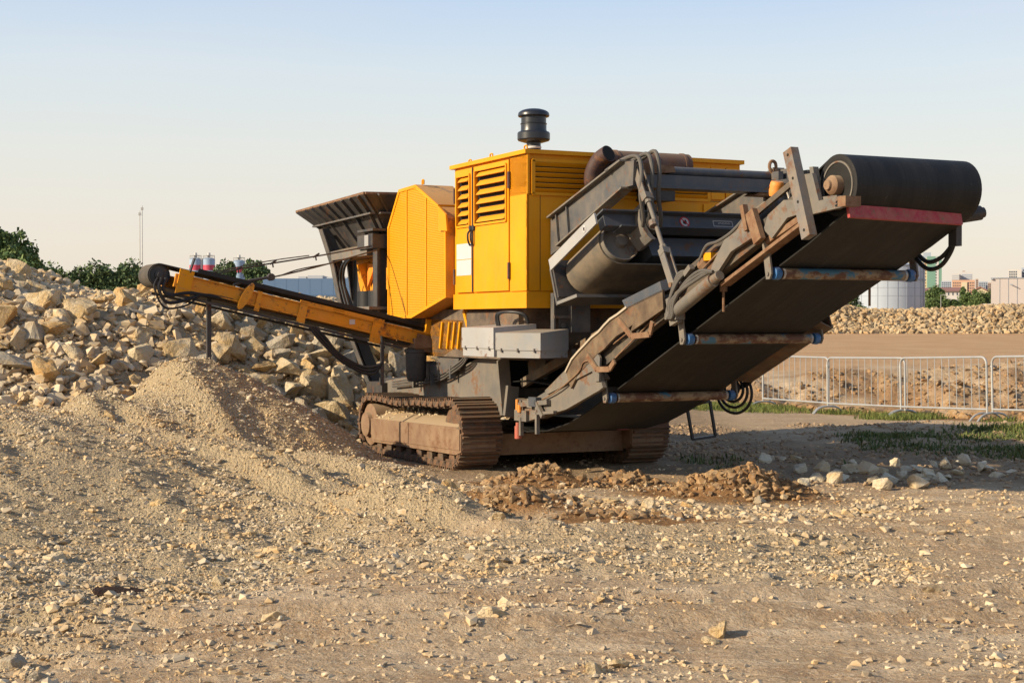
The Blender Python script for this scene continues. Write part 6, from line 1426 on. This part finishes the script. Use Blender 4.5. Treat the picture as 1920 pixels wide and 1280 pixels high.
# blue hall
Y = 165
o = block('warehouse', 493, 800, 522, Y, 30, BLUEW, 'long blue grey hall beyond the heap', 'warehouse')
m = MB(); m.box(colx(493, Y) + 0.02, colx(800, Y), Y - 0.15, Y - 0.02, ground_z(colx(560, Y), Y) - 0.3, rowz(553, Y)); part('plinth', m, BLUED, o)
m = MB(); m.box(colx(466, Y), colx(493, Y) - 0.02, Y + 1, Y + 25, ground_z(colx(480, Y), Y) - 0.3, rowz(531, Y)); part('side_wing', m, WALLW, o)
for a, b2, py in ((545, 560, 515), (563, 592, 513), (600, 612, 516), (622, 640, 516)):
    m = MB(); m.box(colx(a, Y), colx(b2, Y), Y + 6, Y + 12, rowz(522, Y) - 0.05, rowz(py, Y)); part('roof_unit', m, WALLW, o)
for px in range(515, 700, 22):
    m = MB(); m.box(colx(px, Y) - 0.012, colx(px, Y) + 0.012, Y - 0.012, Y - 0.001, rowz(552, Y), rowz(523, Y)); part('cladding_joint', m, BLUEW, o)
# white storage tank
Y = 255; x = colx(1667, Y); r = 64.5 / 2940 * Y; z0 = ground_z(x, Y) - 0.3; zt = rowz(498, Y)
m = MB(); m.cyl((x, Y, z0), (x, Y, zt), r, 72); m.cyl((x, Y, zt), (x, Y, zt + 0.8), r, 72, 0.3); tk = part('storage_tank', m, TANKM, None, label='big white cylindrical storage tank behind the rubble bank', category='storage tank')
m = MB(); m.lathe((x, Y, rowz(527, Y)), (0, 0, 1), [(r * .99, 0), (r + 0.16, 0), (r + 0.16, 0.28), (r * .99, 0.28)], 72); part('stiffening_ring', m, SEAM, tk)
m = MB(); m.lathe((x, Y, zt - 0.2), (0, 0, 1), [(r * .99, 0), (r + 0.1, 0), (r + 0.1, 0.22), (r * .99, 0.22)], 72); part('rim', m, SEAM, tk)
for a in range(-80, 81, 16):
    t0 = R_(270 + a); m = MB(); m.cyl((x + (r + .01) * math.cos(t0), Y + (r + .01) * math.sin(t0), z0), (x + (r + .01) * math.cos(t0), Y + (r + .01) * math.sin(t0), zt), 0.045, 6); part('sheet_seam', m, SEAM, tk)
for q in (512, 541, 556): m = MB(); m.lathe((x, Y, rowz(q, Y)), (0, 0, 1), [(r * .99, 0), (r + 0.02, 0), (r + 0.02, 0.06), (r * .99, 0.06)], 72); part('sheet_seam', m, SEAM, tk)
t0 = R_(270 + 52); m = MB()
for dt in (-0.02, 0.02): m.cyl((x + (r + .25) * math.cos(t0 + dt), Y + (r + .25) * math.sin(t0 + dt), z0), (x + (r + .25) * math.cos(t0 + dt), Y + (r + .25) * math.sin(t0 + dt), zt + 0.8), 0.04, 6)
part('ladder', m, SEAM, tk)
# tower block
Y = 620
o = block('tower_block', 1703, 1738, 484, Y, 14, CREAM, 'tall tower block with cream front and green side')
m = MB(); m.box(colx(1738, Y), colx(1764.5, Y), Y - 1.5, Y + 16, ground_z(colx(1750, Y), Y), rowz(481, Y)); gs = part('green_wing', m, GREENW, o)
m = MB(); m.box(colx(1753.5, Y), colx(1759, Y), Y - 1.62, Y - 1.52, ground_z(colx(1750, Y), Y), rowz(482, Y)); part('white_stripe', m, WALLW, gs)
windows(gs, 1754.5, 1758, 486, 545, Y - 1.64, 1, 11, 0.5, 0.5)
m = MB(); m.box(colx(1731, Y), colx(1745, Y), Y + 2, Y + 10, rowz(484, Y) - 0.5, rowz(473, Y)); part('lift_house', m, GBLUE, o)
m = MB(); m.cyl((colx(1726, Y), Y + 3, rowz(484, Y) - 0.1), (colx(1726, Y), Y + 3, rowz(463, Y)), 0.12, 6); part('antenna', m, SILOR, o)
windows(o, 1705, 1729, 487, 550, Y, 4, 11, 0.5, 0.45)
windows(o, 1730.5, 1737, 487, 550, Y, 1, 11, 0.7, 0.5, plain('balcony_brown', (0.30, 0.17, 0.12), 0.7), 'balcony')  # column of brown balconies
turn(o, 1738, 620)
# flats
Y = 700
o = block('apartment_block', 1785, 1826, 525, Y, 16, ORANGEW, 'orange block of flats right of the green tower')
m = MB(); m.box(colx(1802, Y), colx(1812, Y), Y - 0.6, Y - 0.02, ground_z(colx(1806, Y), Y), rowz(529, Y)); part('cream_bay', m, CREAM, o)
windows(o, 1786, 1801, 528, 548, Y, 4, 4, 0.5, 0.5); windows(o, 1813, 1825.5, 528, 548, Y, 4, 4, 0.5, 0.5)
turn(o, 1785, Y)
Y = 760
o = block('apartment_block', 1784, 1798, 513, Y, 16, WALLW, 'pale striped slab block above the orange flats')
for py in (516, 519.5, 523): m = MB(); m.box(colx(1784.5, Y), colx(1797.5, Y), Y - 0.1, Y - 0.01, rowz(py + 1.3, Y), rowz(py, Y)); part('window_band', m, GBLUE, o)
turn(o, 1784, Y)
o = block('apartment_block', 1798, 1822, 509.5, Y + 8, 16, WALLW, 'white block with blue window bands behind the orange flats')
for py in (514, 517.5, 521, 524.5): m = MB(); m.box(colx(1803, Y + 8), colx(1821, Y + 8), Y + 7.85, Y + 7.99, rowz(py + 2.2, Y + 8), rowz(py, Y + 8)); part('window_band', m, GBLUE, o)
m = MB(); m.box(colx(1804, Y + 8), colx(1809, Y + 8), Y + 10, Y + 14, rowz(509.5, Y + 8) - 0.2, rowz(507.5, Y + 8)); part('lift_house', m, BROWNW, o); turn(o, 1798, Y + 8)
Y = 560
for a, b2, py, mt, lab in ((1764.5, 1783, 527, GBLUE, 'grey blue flats between the green tower and the orange flats'), (1829, 1834, 523, BROWNW, 'narrow brown stair tower right of the orange flats'), (1834.5, 1851, 528, GBLUE, 'grey blue flats right of the brown stair tower'), (1851.5, 1858, 530, BROWNW, 'brown flats touching the white hall')):
    o = block('apartment_block', a, b2, py, Y, 12, mt, lab); n = max(2, int((b2 - a) / 3.5)); windows(o, a + 0.5, b2 - 0.5, py + 1.5, py + 17, Y, n, 4, 0.55, 0.5); turn(o, a, Y)
    Y += 14
# houses
def house(px0, px1, pe, pr_, Y, wall, label, gable=False):
    x0, x1 = colx(px0, Y), colx(px1, Y); z0 = ground_z((x0 + x1) / 2, Y) - 0.3; ze, zr = rowz(pe, Y), rowz(pr_, Y); D = 8
    m = MB()
    if gable: m.prism([(x0, z0), (x1, z0), (x1, ze), ((x0 + x1) / 2, zr), (x0, ze)], 'y', Y, Y + D)
    else: m.box(x0, x1, Y, Y + D, z0, ze)
    o = part('house', m, wall, None, label=label, category='house', group='houses beyond the rubble bank')
    m = MB()
    if gable:
        xm = (x0 + x1) / 2
        for xa in (x0 - 0.4, x1 + 0.4): m.hull([(xa, Y - 0.3, ze - 0.1), (xm, Y - 0.3, zr + 0.05), (xm, Y + D, zr + 0.05), (xa, Y + D, ze - 0.1)], [(xa, Y - 0.3, ze + 0.1), (xm, Y - 0.3, zr + 0.25), (xm, Y + D, zr + 0.25), (xa, Y + D, ze + 0.1)])
    else: m.prism([(Y - 0.5, ze), (Y + D + 0.5, ze), (Y + D / 2, zr)], 'x', x0 - 0.4, x1 + 0.4)
    part('roof', m, ROOFR, o); turn(o, px0, Y); return o
o = house(1762, 1801, 546, 538, 330, WALLW, 'long white house with a low red roof'); windows(o, 1766, 1797, 548, 554, 330, 4, 1, 0.25, 0.8)
house(1731, 1741, 545, 539, 335, WALLW, 'small red roofed house half hidden by the storage tank')
o = house(1822, 1852, 548, 539, 330, CREAM, 'cream gabled house behind the right trees', True); windows(o, 1833, 1843, 552, 557, 330, 2, 1, 0.4, 0.8)
# pale hall at the right edge
Y = 240
o = block('industrial_hall', 1858, 2010, 521, Y, 40, HALLM, 'pale industrial hall at the right beyond the rubble bank', 'industrial hall')
for px in (1873.5, 1889, 1904.5, 1920): m = MB(); m.box(colx(px, Y) - 0.03, colx(px, Y) + 0.03, Y - 0.04, Y - 0.001, ground_z(colx(px, Y), Y), rowz(522.5, Y)); part('cladding_joint', m, SEAM, o)
m = MB(); m.box(colx(1857.4, Y), colx(2010, Y), Y - 0.1, Y - 0.045, rowz(522.2, Y), rowz(520.6, Y)); part('eaves_trim', m, SEAM, o)
m = MB(); m.bar((colx(1892, Y), Y - 0.05, rowz(533, Y)), (colx(1897, Y), Y - 0.9, rowz(534.5, Y)), 0.1, 0.12); part('wall_lamp', m, SEAM, o)
m = MB(); m.box(colx(1858.5, Y), colx(1862, Y), Y - 0.3, Y - 0.05, rowz(524.5, Y), rowz(522, Y)); part('corner_lamp', m, SEAM, o)
m = MB(); m.box(colx(1843, Y), colx(1857.9, Y), Y + 1, Y + 12, ground_z(colx(1850, Y), Y), rowz(569, Y)); part('low_annex', m, HALLM, o); turn(o, 1858, Y)
Y = 480
o = block('apartment_block', 1890, 1914, 505, Y, 14, WALLW, 'white flats with dark windows above the pale hall'); windows(o, 1891, 1906, 507.5, 521, Y, 4, 3, 0.6, 0.6); turn(o, 1890, Y)
o = block('apartment_block', 1914.5, 1960, 502, Y + 12, 14, GBLUE, 'blue grey flats above the pale hall at the picture edge'); windows(o, 1916, 1958, 504, 521, Y + 12, 8, 3, 0.6, 0.5); turn(o, 1914.5, Y + 12)
Y = 285; x = colx(1764, Y); m = MB(); z0 = ground_z(x, Y); m.cyl((x, Y, z0), (x, Y, rowz(553, Y)), 0.07, 6, 0.05); m.bar((x, Y, rowz(553, Y)), (x + 0.9, Y, rowz(552.5, Y)), 0.08, 0.08); lp = part('street_lamp', m, GALV, None, label='thin street lamp before the bushes on the right', category='street lamp')
m = MB(); m.box(x + 0.5, x + 1.1, Y - 0.1, Y + 0.1, rowz(553, Y), rowz(552, Y)); part('lamp_head', m, WALLW, lp)
